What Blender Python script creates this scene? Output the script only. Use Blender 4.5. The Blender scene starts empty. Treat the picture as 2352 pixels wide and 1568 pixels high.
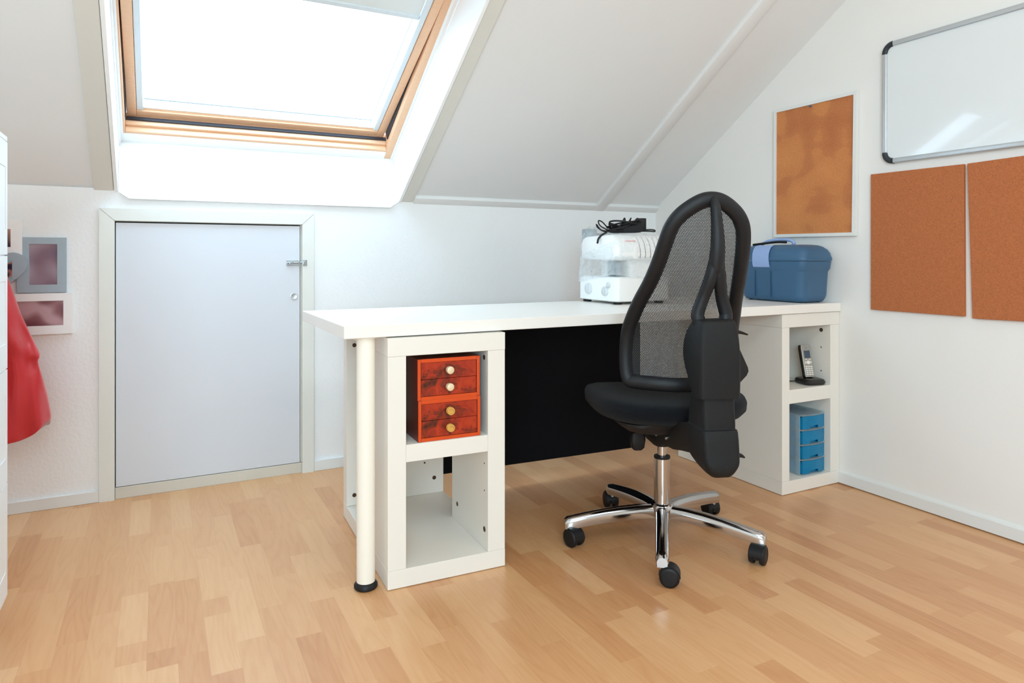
import bpy, bmesh, math, random
import numpy as np
from mathutils import Vector, Matrix, Euler

R = math.radians
scene = bpy.context.scene
COL = scene.collection

# ------------------------------------------------------------------ camera
cam_d = bpy.data.cameras.new('camera')
cam_d.sensor_width = 36.0
cam_d.lens = 1553.86 / 2352 * 36.0
cam_d.shift_y = -(784 - 588.5) / 2352
cam_d.clip_start = 0.02
cam = bpy.data.objects.new('camera', cam_d)
cam.location = (0, 0, 0.95)
cam.rotation_euler = (R(90), 0, R(-27.6))
COL.objects.link(cam)
scene.camera = cam

# ------------------------------------------------------------------ world (bright overcast sky)
w = bpy.data.worlds.new('sky')
scene.world = w
w.use_nodes = True
bg = w.node_tree.nodes['Background']
bg.inputs['Color'].default_value = (0.60, 0.82, 1.0, 1)
bg.inputs['Strength'].default_value = 9.2

# ------------------------------------------------------------------ exposure
vs = scene.view_settings
vs.view_transform = 'Standard'
vs.look = 'None'
vs.exposure = 0.0
vs.gamma = 1.0
vs.use_curve_mapping = False
scene.cycles.max_bounces = 12
scene.cycles.diffuse_bounces = 8
scene.cycles.transparent_max_bounces = 24
scene.cycles.sample_clamp_indirect = 8.0


def area(name, loc, rot, sx, sy, power, color):
    d = bpy.data.lights.new(name, 'AREA')
    d.shape = 'RECTANGLE'
    d.size, d.size_y = sx, sy
    d.energy = power
    d.color = color
    o = bpy.data.objects.new(name, d)
    o.location = loc
    o.rotation_euler = rot
    COL.objects.link(o)
    return o


# fill lights added out of view: cool and warm overhead, cool rear
area('ceiling_fill', (0.2, -0.4, 2.52), (0, 0, 0), 1.3, 0.7, 19, (0.76, 0.90, 1.0))
area('ceiling_warm_fill', (1.7, -0.2, 2.52), (0, 0, 0), 0.6, 0.6, 10, (1.0, 0.78, 0.56))
area('rear_fill', (-0.9, -1.9, 1.5), (R(82), 0, R(-30)), 1.5, 1.3, 98, (0.62, 0.86, 1.0))


# ------------------------------------------------------------------ object helpers
def tag(o, label=None, cat=None, group=None, kind=None):
    if label: o['label'] = label
    if cat: o['category'] = cat
    if group: o['group'] = group
    if kind: o['kind'] = kind
    return o


def empty(name, loc=(0, 0, 0), rz=0.0, label=None, cat=None, group=None):
    o = bpy.data.objects.new(name, None)
    o.empty_display_size = 0.05
    o.location = loc
    o.rotation_euler = (0, 0, rz)
    COL.objects.link(o)
    return tag(o, label, cat, group)


def obj(name, bm, m, parent=None, smooth=None, loc=None, rot=None):
    me = bpy.data.meshes.new(name)
    bm.normal_update()
    bm.to_mesh(me)
    bm.free()
    for mm in (m if isinstance(m, (list, tuple)) else [m]):
        me.materials.append(mm)
    if smooth is not None:
        me.polygons.foreach_set('use_smooth', [True] * len(me.polygons))
        if smooth < 180:
            me.set_sharp_from_angle(angle=R(smooth))
    o = bpy.data.objects.new(name, me)
    if loc: o.location = loc
    if rot: o.rotation_euler = rot
    COL.objects.link(o)
    if parent: o.parent = parent
    return o


def box(bm, x0, x1, y0, y1, z0, z1, bev=0.0, seg=1, M=None, mat=0):
    b = bmesh.new()
    vs_ = [b.verts.new((x, y, z)) for z in (z0, z1) for y in (y0, y1) for x in (x0, x1)]
    for f in ((0, 2, 3, 1), (4, 5, 7, 6), (0, 1, 5, 4), (2, 6, 7, 3), (0, 4, 6, 2), (1, 3, 7, 5)):
        b.faces.new([vs_[i] for i in f])
    if bev > 0:
        bmesh.ops.bevel(b, geom=list(b.edges), offset=bev, segments=seg, affect='EDGES', profile=0.5)
    merge(bm, b, M, mat)
    return bm


def merge(bm, b, M=None, mat=0):
    mp = {}
    for v in b.verts:
        mp[v] = bm.verts.new(M @ v.co if M is not None else v.co)
    for f in b.faces:
        try:
            nf = bm.faces.new([mp[v] for v in f.verts])
            nf.material_index = mat
        except ValueError:
            pass
    b.free()


def sep(name, bm, m, parent=None, smooth=None):
    """every loose piece of bm becomes an object of its own"""
    seen, out = set(), []
    for v0 in list(bm.verts):
        if v0 in seen: continue
        stack, isl = [v0], []
        seen.add(v0)
        while stack:
            v = stack.pop()
            isl.append(v)
            for e in v.link_edges:
                o_ = e.other_vert(v)
                if o_ not in seen:
                    seen.add(o_)
                    stack.append(o_)
        nb = bmesh.new()
        mp = {v: nb.verts.new(v.co) for v in isl}
        fs = set(f for v in isl for f in v.link_faces)
        for f in fs:
            nb.faces.new([mp[v] for v in f.verts])
        out.append(obj(name, nb, m, parent, smooth))
    bm.free()
    return out


def nbox(*a, **k):
    return box(bmesh.new(), *a, **k)


def cr(pts, n, closed=False):
    """Catmull-Rom resample; each point a tuple of any length."""
    P = [np.array(p, float) for p in pts]
    m = len(P)
    out = []
    rng = range(m) if closed else range(m - 1)
    for i in rng:
        p1, p2 = P[i], P[(i + 1) % m]
        p0 = P[i - 1] if (closed or i > 0) else p1 * 2 - p2
        p3 = P[(i + 2) % m] if (closed or i + 2 < m) else p2 * 2 - p1
        for k in range(n):
            t = k / n
            out.append(0.5 * ((2 * p1) + (-p0 + p2) * t + (2 * p0 - 5 * p1 + 4 * p2 - p3) * t * t + (-p0 + 3 * p1 - 3 * p2 + p3) * t ** 3))
    if not closed:
        out.append(P[-1])
    return out


def tube(bm, pts, r, seg=10, closed=False, n=6, flat=1.0, up=None):
    """pts: (x,y,z) or (x,y,z,r). flat scales the second axis."""
    Q = cr(pts, n, closed)
    C = [Vector(q[:3]) for q in Q]
    rad = [q[3] if len(q) > 3 else r for q in Q]
    m = len(C)
    ref = Vector(up) if up else None
    rings = []
    prev = None
    for i in range(m):
        if closed:
            t = (C[(i + 1) % m] - C[i - 1]).normalized()
        else:
            t = (C[min(i + 1, m - 1)] - C[max(i - 1, 0)]).normalized()
        if ref is not None:
            a = ref - t * ref.dot(t)
        elif prev is None:
            h = Vector((0, 0, 1)) if abs(t.z) < 0.9 else Vector((1, 0, 0))
            a = h - t * h.dot(t)
        else:
            a = prev - t * prev.dot(t)
        a.normalize()
        prev = a
        b = t.cross(a)
        rings.append([bm.verts.new(C[i] + a * (rad[i] * flat * math.cos(2 * math.pi * j / seg)) + b * (rad[i] * math.sin(2 * math.pi * j / seg))) for j in range(seg)])
    for i in range(m if closed else m - 1):
        A, B = rings[i], rings[(i + 1) % m]
        for j in range(seg):
            bm.faces.new((A[j], A[(j + 1) % seg], B[(j + 1) % seg], B[j]))
    if not closed:
        bm.faces.new(rings[0][::-1])
        bm.faces.new(rings[-1])
    return bm


def lathe(bm, prof, seg=24, M=None, mat=0):
    b = bmesh.new()
    rings = []
    for r_, z in prof:
        rings.append([b.verts.new((r_ * math.cos(2 * math.pi * j / seg), r_ * math.sin(2 * math.pi * j / seg), z)) for j in range(seg)])
    for i in range(len(rings) - 1):
        for j in range(seg):
            b.faces.new((rings[i][j], rings[i][(j + 1) % seg], rings[i + 1][(j + 1) % seg], rings[i + 1][j]))
    b.faces.new(rings[0][::-1])
    b.faces.new(rings[-1])
    merge(bm, b, M, mat)
    return bm


def rrect(hx, hy, r, n=4):
    """rounded rectangle outline, ccw"""
    out = []
    r = min(r, hx * 0.999, hy * 0.999)
    for cx, cy, a0 in ((hx - r, hy - r, 0), (-hx + r, hy - r, 90), (-hx + r, -hy + r, 180), (hx - r, -hy + r, 270)):
        for k in range(n + 1):
            a = R(a0 + 90 * k / n)
            out.append((cx + r * math.cos(a), cy + r * math.sin(a)))
    return out


def loft(bm, rings, cap=True, M=None, mat=0):
    b = bmesh.new()
    V = [[b.verts.new(p) for p in ring] for ring in rings]
    k = len(V[0])
    for i in range(len(V) - 1):
        for j in range(k):
            b.faces.new((V[i][j], V[i][(j + 1) % k], V[i + 1][(j + 1) % k], V[i + 1][j]))
    if cap:
        b.faces.new(V[0][::-1])
        b.faces.new(V[-1])
    bmesh.ops.recalc_face_normals(b, faces=list(b.faces))
    merge(bm, b, M, mat)
    return bm


def zloft(bm, secs, n=4, M=None, mat=0):
    """secs: (z, cx, cy, hx, hy, r) rounded rectangle sections stacked in z"""
    rings = []
    for z, cx, cy, hx, hy, r in secs:
        rings.append([(cx + x, cy + y, z) for x, y in rrect(hx, hy, r, n)])
    return loft(bm, rings, True, M, mat)


def prism(bm, poly, y0, y1, axis='y', M=None, mat=0):
    """poly of (a,b) extruded along axis ('y': a=x,b=z; 'x': a=y,b=z; 'z': a=x,b=y)"""
    f = {'y': lambda a, b_, c: (a, c, b_), 'x': lambda a, b_, c: (c, a, b_), 'z': lambda a, b_, c: (a, b_, c)}[axis]
    return loft(bm, [[f(a, b_, y0) for a, b_ in poly], [f(a, b_, y1) for a, b_ in poly]], True, M, mat)


# ------------------------------------------------------------------ material helpers
def new_mat(name):
    m = bpy.data.materials.new(name)
    m.use_nodes = True
    return m, m.node_tree, m.node_tree.nodes['Principled BSDF']


def N(nt, typ, **kw):
    n = nt.nodes.new(typ)
    for k, v in kw.items():
        if k in ('operation', 'blend_type', 'data_type', 'noise_dimensions', 'feature', 'wave_type', 'bands_direction', 'distance', 'use_clamp', 'gradient_type', 'clamp'):
            setattr(n, k, v)
    return n


def mth(nt, op, a, b=None, c=None):
    n = nt.nodes.new('ShaderNodeMath')
    n.operation = op
    for i, v in enumerate((a, b, c)):
        if v is None: continue
        if isinstance(v, (int, float)):
            n.inputs[i].default_value = v
        else:
            nt.links.new(v, n.inputs[i])
    return n.outputs[0]


def mat(name, col, rough=0.5, metal=0.0, spec=None, coat=0.0, bump=0.0, bscale=200.0, var=0.0, vscale=5.0, sheen=0.0, stretch=None):
    m, nt, p = new_mat(name)
    p.inputs['Base Color'].default_value = (*col, 1)
    p.inputs['Roughness'].default_value = rough
    p.inputs['Metallic'].default_value = metal
    if spec is not None: p.inputs['Specular IOR Level'].default_value = spec
    if coat: p.inputs['Coat Weight'].default_value = coat
    if sheen: p.inputs['Sheen Weight'].default_value = sheen
    tc = nt.nodes.new('ShaderNodeTexCoord')
    src = tc.outputs['Object']
    if stretch:
        mp = nt.nodes.new('ShaderNodeMapping')
        mp.inputs['Scale'].default_value = stretch
        nt.links.new(src, mp.inputs['Vector'])
        src = mp.outputs['Vector']
    n = nt.nodes.new('ShaderNodeTexNoise')
    n.inputs['Scale'].default_value = vscale
    n.inputs['Detail'].default_value = 4
    nt.links.new(src, n.inputs['Vector'])
    mx = nt.nodes.new('ShaderNodeMix')
    mx.data_type = 'RGBA'
    v = max(var, 0.015)
    mx.inputs[6].default_value = (*[c * (1 - v) for c in col], 1)
    mx.inputs[7].default_value = (*[min(1, c * (1 + v)) for c in col], 1)
    nt.links.new(n.outputs['Fac'], mx.inputs[0])
    nt.links.new(mx.outputs[2], p.inputs['Base Color'])
    if bump:
        n2 = nt.nodes.new('ShaderNodeTexNoise')
        n2.inputs['Scale'].default_value = bscale
        n2.inputs['Detail'].default_value = 3
        nt.links.new(src, n2.inputs['Vector'])
        b = nt.nodes.new('ShaderNodeBump')
        b.inputs['Strength'].default_value = bump
        b.inputs['Distance'].default_value = 0.002
        nt.links.new(n2.outputs['Fac'], b.inputs['Height'])
        nt.links.new(b.outputs['Normal'], p.inputs['Normal'])
    return m


def ramp(nt, fac, stops):
    r_ = nt.nodes.new('ShaderNodeValToRGB')
    e = r_.color_ramp.elements
    while len(e) < len(stops): e.new(0.5)
    for k, (pos, c) in enumerate(stops):
        e[k].position = pos
        e[k].color = (*c, 1)
    nt.links.new(fac, r_.inputs[0])
    return r_.outputs[0]


def srgb(r_, g, b):
    f = lambda c: (c / 255) / 12.92 if c / 255 <= 0.04045 else ((c / 255 + 0.055) / 1.055) ** 2.4
    return (f(r_), f(g), f(b))


WALL = mat('wall_paint', srgb(232, 231, 228), 0.9, bump=0.12, bscale=90)
PLASTER = mat('textured_wall_paint', srgb(235, 236, 237), 0.92, bump=0.85, bscale=75)
CEIL = mat('ceiling_paint', srgb(228, 229, 229), 0.9, bump=0.06, bscale=60)
TRIMW = mat('trim_paint', srgb(224, 226, 225), 0.45)
CASING = mat('casing_beige', srgb(217, 216, 209), 0.6)
DOORP = mat('door_laminate', srgb(210, 213, 220), 0.45)
FRAMEP = mat('door_frame_paint', srgb(222, 222, 216), 0.5, var=0.02)
SILLP = mat('door_sill_paint', srgb(206, 200, 188), 0.6, var=0.06, vscale=14)
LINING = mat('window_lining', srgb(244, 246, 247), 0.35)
DARK = mat('dark_gap', (0.012, 0.012, 0.013), 0.8)
SEAM = mat('gap_dark', (0.03, 0.03, 0.04), 0.5)
DESKW = mat('desk_white', srgb(236, 233, 228), 0.32, var=0.01)
CABW = mat('pedestal_white', srgb(229, 225, 217), 0.42, var=0.02, bump=0.03, bscale=300)
LEGW = mat('leg_lacquer', srgb(238, 233, 222), 0.3)
HOLE = mat('hole_brown', srgb(70, 48, 30), 0.8, var=0.3, vscale=90)
RUB = mat('rubber_black', (0.007, 0.007, 0.008), 0.5, spec=0.35)
BLACKP = mat('panel_black', (0.0035, 0.0035, 0.005), 0.75, spec=0.12)
PLB = mat('plastic_black', (0.008, 0.0095, 0.012), 0.42, spec=0.3, bump=0.25, bscale=900)
PLB2 = mat('housing_black', (0.006, 0.0065, 0.0075), 0.55, spec=0.28, bump=0.4, bscale=700)
FABB = mat('seat_fabric', (0.005, 0.006, 0.008), 0.95, bump=0.6, bscale=1200, sheen=0.06, spec=0.15)
CHROME = mat('chrome', (0.55, 0.55, 0.56), 0.10, metal=1.0)
STEEL = mat('brushed_steel', (0.6, 0.61, 0.63), 0.28, metal=1.0)
ALU = mat('aluminium', srgb(200, 206, 210), 0.35, metal=0.75)
CRM = mat('chrome_latch', (0.42, 0.46, 0.50), 0.25, metal=1.0)
WBOARD = mat('whiteboard_enamel', srgb(222, 227, 230), 0.12, coat=0.4)
CORNER = mat('corner_plastic', srgb(40, 46, 52), 0.5)
PINE = mat('pine_wood', srgb(228, 184, 148), 0.45, var=0.14, vscale=60, stretch=(1, 1, 12))
BLINDR = mat('blind_rail', srgb(214, 224, 230), 0.4)
BLINDF = mat('blind_fabric', srgb(222, 228, 228), 0.85)
CHESTW = mat('chest_white', srgb(242, 245, 247), 0.4)
KNOBC = mat('knob_cream', srgb(228, 205, 168), 0.2, coat=0.6, var=0.08, vscale=120)
KNOBB = mat('knob_brass', srgb(214, 165, 80), 0.25, coat=0.5)
BLUE = mat('case_blue', srgb(54, 96, 130), 0.36, bump=0.3, bscale=800)
BLUEH = mat('clasp_light_blue', srgb(146, 172, 218), 0.4)
PHS = mat('phone_silver', srgb(170, 165, 158), 0.3, metal=0.55)
PHK = mat('phone_key', srgb(232, 230, 225), 0.35)
PHB = mat('phone_black', (0.018, 0.016, 0.014), 0.22)
SCR = mat('phone_screen', srgb(62, 76, 92), 0.12)
MACH = mat('machine_white', srgb(240, 242, 242), 0.3)
MACHG = mat('machine_grey', srgb(150, 160, 166), 0.4)
REDINK = mat('red_ink', srgb(235, 70, 60), 0.5)
LINEG = mat('thread_slot', srgb(105, 110, 112), 0.5)
FRW = mat('photo_frame_white', srgb(238, 238, 238), 0.5, var=0.02, vscale=60)
FRG = mat('photo_frame_grey', srgb(160, 175, 185), 0.6, var=0.06, vscale=40)


def floor_mat():
    m, nt, p = new_mat('beech_laminate')
    L = nt.links.new
    tc = nt.nodes.new('ShaderNodeTexCoord')
    sx = nt.nodes.new('ShaderNodeSeparateXYZ')
    L(tc.outputs['Object'], sx.inputs[0])
    x, y = sx.outputs[0], sx.outputs[1]
    u = mth(nt, 'DIVIDE', mth(nt, 'SUBTRACT', x, 0.041), 0.0655)
    iu = mth(nt, 'FLOOR', u)
    fu = mth(nt, 'FRACT', u)
    wn = nt.nodes.new('ShaderNodeTexWhiteNoise'); wn.noise_dimensions = '1D'
    L(iu, wn.inputs['W'])
    ln = mth(nt, 'MULTIPLY_ADD', wn.outputs['Value'], 0.10, 0.36)
    v = mth(nt, 'ADD', mth(nt, 'DIVIDE', y, ln), mth(nt, 'MULTIPLY', wn.outputs['Value'], 37.3))
    iv0 = mth(nt, 'FLOOR', v)
    # jitter the joints a little
    wn3 = nt.nodes.new('ShaderNodeTexWhiteNoise'); wn3.noise_dimensions = '2D'
    cx = nt.nodes.new('ShaderNodeCombineXYZ'); L(iu, cx.inputs[0]); L(iv0, cx.inputs[1]); L(cx.outputs[0], wn3.inputs['Vector'])
    fv0 = mth(nt, 'FRACT', v)
    thr = mth(nt, 'MULTIPLY', wn3.outputs['Value'], 0.5)
    iv = mth(nt, 'ADD', iv0, mth(nt, 'MULTIPLY', mth(nt, 'LESS_THAN', fv0, thr), -0.0))
    two = mth(nt, 'MULTIPLY', mth(nt, 'GREATER_THAN', fv0, mth(nt, 'MULTIPLY_ADD', wn3.outputs['Value'], 0.3, 0.5)), mth(nt, 'GREATER_THAN', wn3.outputs['Value'], 0.78))
    iv = mth(nt, 'ADD', iv, mth(nt, 'MULTIPLY', two, 0.5))
    wn2 = nt.nodes.new('ShaderNodeTexWhiteNoise'); wn2.noise_dimensions = '2D'
    c2 = nt.nodes.new('ShaderNodeCombineXYZ'); L(iu, c2.inputs[0]); L(iv, c2.inputs[1]); L(c2.outputs[0], wn2.inputs['Vector'])
    cell = wn2.outputs['Value']
    # grain: streaks along y and cathedral arches
    ofs = mth(nt, 'MULTIPLY', cell, 53.0)
    c3 = nt.nodes.new('ShaderNodeCombineXYZ')
    L(mth(nt, 'ADD', mth(nt, 'MULTIPLY', x, 1.0), ofs), c3.inputs[0]); L(mth(nt, 'MULTIPLY', y, 0.07), c3.inputs[1]); L(ofs, c3.inputs[2])
    g1 = nt.nodes.new('ShaderNodeTexNoise'); g1.inputs['Scale'].default_value = 130; g1.inputs['Detail'].default_value = 5; g1.inputs['Roughness'].default_value = 0.6
    L(c3.outputs[0], g1.inputs['Vector'])
    c4 = nt.nodes.new('ShaderNodeCombineXYZ')
    L(mth(nt, 'ADD', x, ofs), c4.inputs[0]); L(mth(nt, 'MULTIPLY', y, 0.10), c4.inputs[1]); L(ofs, c4.inputs[2])
    g2 = nt.nodes.new('ShaderNodeTexNoise'); g2.inputs['Scale'].default_value = 13; g2.inputs['Detail'].default_value = 1.5
    L(c4.outputs[0], g2.inputs['Vector'])
    rings = mth(nt, 'SINE', mth(nt, 'MULTIPLY', g2.outputs['Fac'], 78.0))
    rings = mth(nt, 'POWER', mth(nt, 'MULTIPLY_ADD', rings, 0.5, 0.5), 2.5)
    g3 = nt.nodes.new('ShaderNodeTexNoise'); g3.inputs['Scale'].default_value = 5; g3.inputs['Detail'].default_value = 2
    L(c4.outputs[0], g3.inputs['Vector'])
    tone = mth(nt, 'ADD', mth(nt, 'MULTIPLY_ADD', cell, 0.48, 0.07), mth(nt, 'MULTIPLY', g3.outputs['Fac'], 0.36))
    tone = mth(nt, 'ADD', tone, mth(nt, 'MULTIPLY', mth(nt, 'SUBTRACT', g1.outputs['Fac'], 0.5), 0.34))
    tone = mth(nt, 'SUBTRACT', tone, mth(nt, 'MULTIPLY', rings, 0.085))
    c = ramp(nt, tone, [(0.0, srgb(182, 124, 78)), (0.28, srgb(200, 144, 96)), (0.6, srgb(213, 163, 115)), (1.0, srgb(227, 184, 138))])
    # seams
    e1 = mth(nt, 'LESS_THAN', fu, 0.018)
    dark = mth(nt, 'MULTIPLY', e1, 0.10)
    mx = nt.nodes.new('ShaderNodeMix'); mx.data_type = 'RGBA'
    L(dark, mx.inputs[0]); L(c, mx.inputs[6]); mx.inputs[7].default_value = (*srgb(120, 78, 45), 1)
    L(mx.outputs[2], p.inputs['Base Color'])
    L(mth(nt, 'MULTIPLY_ADD', g1.outputs['Fac'], 0.1, 0.31), p.inputs['Roughness'])
    p.inputs['Specular IOR Level'].default_value = 0.85
    return m


def cork_mat(name, base, patch):
    m, nt, p = new_mat(name)
    L = nt.links.new
    tc = nt.nodes.new('ShaderNodeTexCoord')
    n = nt.nodes.new('ShaderNodeTexNoise'); n.inputs['Scale'].default_value = 260; n.inputs['Detail'].default_value = 4; n.inputs['Roughness'].default_value = 0.8
    L(tc.outputs['Object'], n.inputs['Vector'])
    c = ramp(nt, n.outputs['Fac'], [(0.25, tuple(v * 0.62 for v in base)), (0.5, base), (0.75, tuple(min(1, v * 1.35) for v in base))])
    if patch:
        mp = nt.nodes.new('ShaderNodeMapping'); mp.inputs['Scale'].default_value = (1, 5.5, 9)
        L(tc.outputs['Object'], mp.inputs['Vector'])
        n2 = nt.nodes.new('ShaderNodeTexNoise'); n2.inputs['Scale'].default_value = 0.8; n2.inputs['Detail'].default_value = 2
        L(mp.outputs[0], n2.inputs['Vector'])
        mp3 = nt.nodes.new('ShaderNodeMapping'); mp3.inputs['Scale'].default_value = (1, 8, 3); mp3.inputs['Location'].default_value = (3, 1, 2)
        L(tc.outputs['Object'], mp3.inputs['Vector'])
        n3 = nt.nodes.new('ShaderNodeTexNoise'); n3.inputs['Scale'].default_value = 1.1; n3.inputs['Detail'].default_value = 1
        L(mp3.outputs[0], n3.inputs['Vector'])
        f = mth(nt, 'ADD', mth(nt, 'MULTIPLY', n2.outputs['Fac'], 0.55), mth(nt, 'MULTIPLY', n3.outputs['Fac'], 0.45))
        c2 = ramp(nt, f, [(0.40, (0.86, 0.80, 0.78)), (0.50, (0.96, 0.95, 0.95)), (0.52, (1.06, 1.10, 1.04)), (0.64, (1.16, 1.24, 1.16))])
        mx = nt.nodes.new('ShaderNodeMix'); mx.data_type = 'RGBA'; mx.blend_type = 'MULTIPLY'
        mx.inputs[0].default_value = 1.0
        L(c, mx.inputs[6]); L(c2, mx.inputs[7])
        c = mx.outputs[2]
    L(c, p.inputs['Base Color'])
    p.inputs['Roughness'].default_value = 0.95
    b = nt.nodes.new('ShaderNodeBump'); b.inputs['Strength'].default_value = 0.5; b.inputs['Distance'].default_value = 0.001
    L(n.outputs['Fac'], b.inputs['Height']); L(b.outputs['Normal'], p.inputs['Normal'])
    return m


def burl_mat():
    m, nt, p = new_mat('burl_veneer')
    L = nt.links.new
    tc = nt.nodes.new('ShaderNodeTexCoord')
    n = nt.nodes.new('ShaderNodeTexNoise'); n.inputs['Scale'].default_value = 26; n.inputs['Detail'].default_value = 5; n.inputs['Distortion'].default_value = 1.2
    L(tc.outputs['Object'], n.inputs['Vector'])
    v = nt.nodes.new('ShaderNodeTexVoronoi'); v.inputs['Scale'].default_value = 95
    L(tc.outputs['Object'], v.inputs['Vector'])
    n2 = nt.nodes.new('ShaderNodeTexNoise'); n2.inputs['Scale'].default_value = 16; n2.inputs['Detail'].default_value = 2
    L(tc.outputs['Object'], n2.inputs['Vector'])
    eyes = mth(nt, 'MULTIPLY', mth(nt, 'LESS_THAN', v.outputs['Distance'], 0.34), mth(nt, 'GREATER_THAN', n2.outputs['Fac'], 0.50))
    f = mth(nt, 'SUBTRACT', n.outputs['Fac'], mth(nt, 'MULTIPLY', eyes, 0.13))
    c = ramp(nt, f, [(0.25, srgb(50, 14, 8)), (0.40, srgb(110, 28, 12)), (0.54, srgb(158, 36, 12)), (0.75, srgb(176, 52, 18))])
    L(c, p.inputs['Base Color'])
    p.inputs['Roughness'].default_value = 0.28
    p.inputs['Coat Weight'].default_value = 0.3
    return m


def hexmesh_mat():
    m, nt, p = new_mat('mesh_fabric')
    L = nt.links.new
    p.inputs['Base Color'].default_value = (0.02, 0.021, 0.023, 1)
    p.inputs['Roughness'].default_value = 0.7
    uv = nt.nodes.new('ShaderNodeUVMap')
    sp = nt.nodes.new('ShaderNodeSeparateXYZ'); L(uv.outputs[0], sp.inputs[0])
    px, py = 0.0046, 0.0080

    def lattice(o):
        a = mth(nt, 'SUBTRACT', mth(nt, 'FRACT', mth(nt, 'ADD', mth(nt, 'DIVIDE', sp.outputs[0], px), o)), 0.5)
        b = mth(nt, 'SUBTRACT', mth(nt, 'FRACT', mth(nt, 'ADD', mth(nt, 'DIVIDE', sp.outputs[1], py), o)), 0.5)
        a = mth(nt, 'MULTIPLY', a, px * 1000); b = mth(nt, 'MULTIPLY', b, py * 1000)
        return mth(nt, 'SQRT', mth(nt, 'ADD', mth(nt, 'MULTIPLY', a, a), mth(nt, 'MULTIPLY', b, b)))
    d = mth(nt, 'MINIMUM', lattice(0.0), lattice(0.5))
    hole = mth(nt, 'LESS_THAN', d, 1.38)
    tr = nt.nodes.new('ShaderNodeBsdfTransparent')
    mx = nt.nodes.new('ShaderNodeMixShader')
    L(hole, mx.inputs[0]); L(p.outputs[0], mx.inputs[1]); L(tr.outputs[0], mx.inputs[2])
    L(mx.outputs[0], nt.nodes['Material Output'].inputs['Surface'])
    return m


def clear_mat(name, col, alpha, rough=0.2, trans=0.0, streak=0.0):
    """thin translucent sheet: part clear, part milky surface"""
    m, nt, p = new_mat(name)
    L = nt.links.new
    p.inputs['Base Color'].default_value = (*col, 1)
    p.inputs['Roughness'].default_value = rough
    tr = nt.nodes.new('ShaderNodeBsdfTransparent')
    tl = nt.nodes.new('ShaderNodeBsdfTranslucent'); tl.inputs[0].default_value = (*col, 1)
    m1 = nt.nodes.new('ShaderNodeMixShader'); m1.inputs[0].default_value = trans
    L(p.outputs[0], m1.inputs[1]); L(tl.outputs[0], m1.inputs[2])
    fr = nt.nodes.new('ShaderNodeLayerWeight'); fr.inputs[0].default_value = 0.35
    tc = nt.nodes.new('ShaderNodeTexCoord')
    n = nt.nodes.new('ShaderNodeTexNoise'); n.inputs['Scale'].default_value = 18; n.inputs['Detail'].default_value = 3; n.inputs['Distortion'].default_value = streak
    L(tc.outputs['Object'], n.inputs['Vector'])
    f = mth(nt, 'ADD', mth(nt, 'MULTIPLY', fr.outputs['Facing'], 0.5 * alpha), alpha * 0.8)
    f = mth(nt, 'MULTIPLY', f, mth(nt, 'MULTIPLY_ADD', n.outputs['Fac'], 0.5 + streak * 1.2, 0.75 - streak * 0.6))
    f = mth(nt, 'MAXIMUM', f, 0.02)
    f = mth(nt, 'MINIMUM', f, 0.97)
    m2 = nt.nodes.new('ShaderNodeMixShader'); L(f, m2.inputs[0])
    L(tr.outputs[0], m2.inputs[1]); L(m1.outputs[0], m2.inputs[2])
    L(m2.outputs[0], nt.nodes['Material Output'].inputs['Surface'])
    return m


def glass_mat():
    m, nt, p = new_mat('window_glass')
    L = nt.links.new
    tr = nt.nodes.new('ShaderNodeBsdfTransparent'); tr.inputs[0].default_value = (0.96, 0.98, 0.98, 1)
    gl = nt.nodes.new('ShaderNodeBsdfGlossy'); gl.inputs['Roughness'].default_value = 0.02
    mx = nt.nodes.new('ShaderNodeMixShader')
    lw = nt.nodes.new('ShaderNodeLayerWeight'); lw.inputs[0].default_value = 0.12
    L(mth(nt, 'MULTIPLY', lw.outputs['Facing'], 0.25), mx.inputs[0]); L(tr.outputs[0], mx.inputs[1]); L(gl.outputs[0], mx.inputs[2])
    L(mx.outputs[0], nt.nodes['Material Output'].inputs['Surface'])
    return m


def photo_mat(name, stops, scale=6.0, seed=0.0):
    m, nt, p = new_mat(name)
    L = nt.links.new
    tc = nt.nodes.new('ShaderNodeTexCoord')
    mp = nt.nodes.new('ShaderNodeMapping'); mp.inputs['Location'].default_value = (seed, 0, seed * 0.7)
    L(tc.outputs['Object'], mp.inputs['Vector'])
    n = nt.nodes.new('ShaderNodeTexNoise'); n.inputs['Scale'].default_value = scale; n.inputs['Detail'].default_value = 0.5
    L(mp.outputs[0], n.inputs['Vector'])
    L(ramp(nt, n.outputs['Fac'], stops), p.inputs['Base Color'])
    p.inputs['Roughness'].default_value = 0.3
    return m


def satin_mat():
    m = mat('red_satin', srgb(196, 20, 30), 0.36, var=0.12, vscale=7, bump=0.8, bscale=22, sheen=0.5)
    return m


FLOOR = floor_mat()
CORK1 = cork_mat('cork_patchy', srgb(193, 122, 74), True)
CORK2 = cork_mat('cork_plain', srgb(176, 104, 62), False)
BURL = burl_mat()
BOXEDGE = mat('chest_orange_edge', srgb(205, 70, 18), 0.3, coat=0.3, var=0.06, vscale=50)
BOXSIDE = mat('chest_side', srgb(92, 26, 14), 0.3, var=0.2, vscale=20)
MESHF = hexmesh_mat()
BAG = clear_mat('plastic_cover', (0.88, 0.93, 0.96), 0.36, 0.14, 0.4, 1.0)
CLEARP = clear_mat('frosted_plastic', (0.70, 0.84, 0.88), 0.42, 0.3, 0.5)
DRB = clear_mat('blue_drawer_plastic', srgb(0, 138, 190), 1.0, 0.25, 0.25)
GLASS = glass_mat()
SATIN = satin_mat()

# ------------------------------------------------------------------ room shell
XR, YK, XL, YB, ZC = 2.535, 3.067, -1.9, -2.6, 2.55
SB = 0.652


def slopez(y):
    return 1.206 + SB * (3.089 - y)


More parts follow.
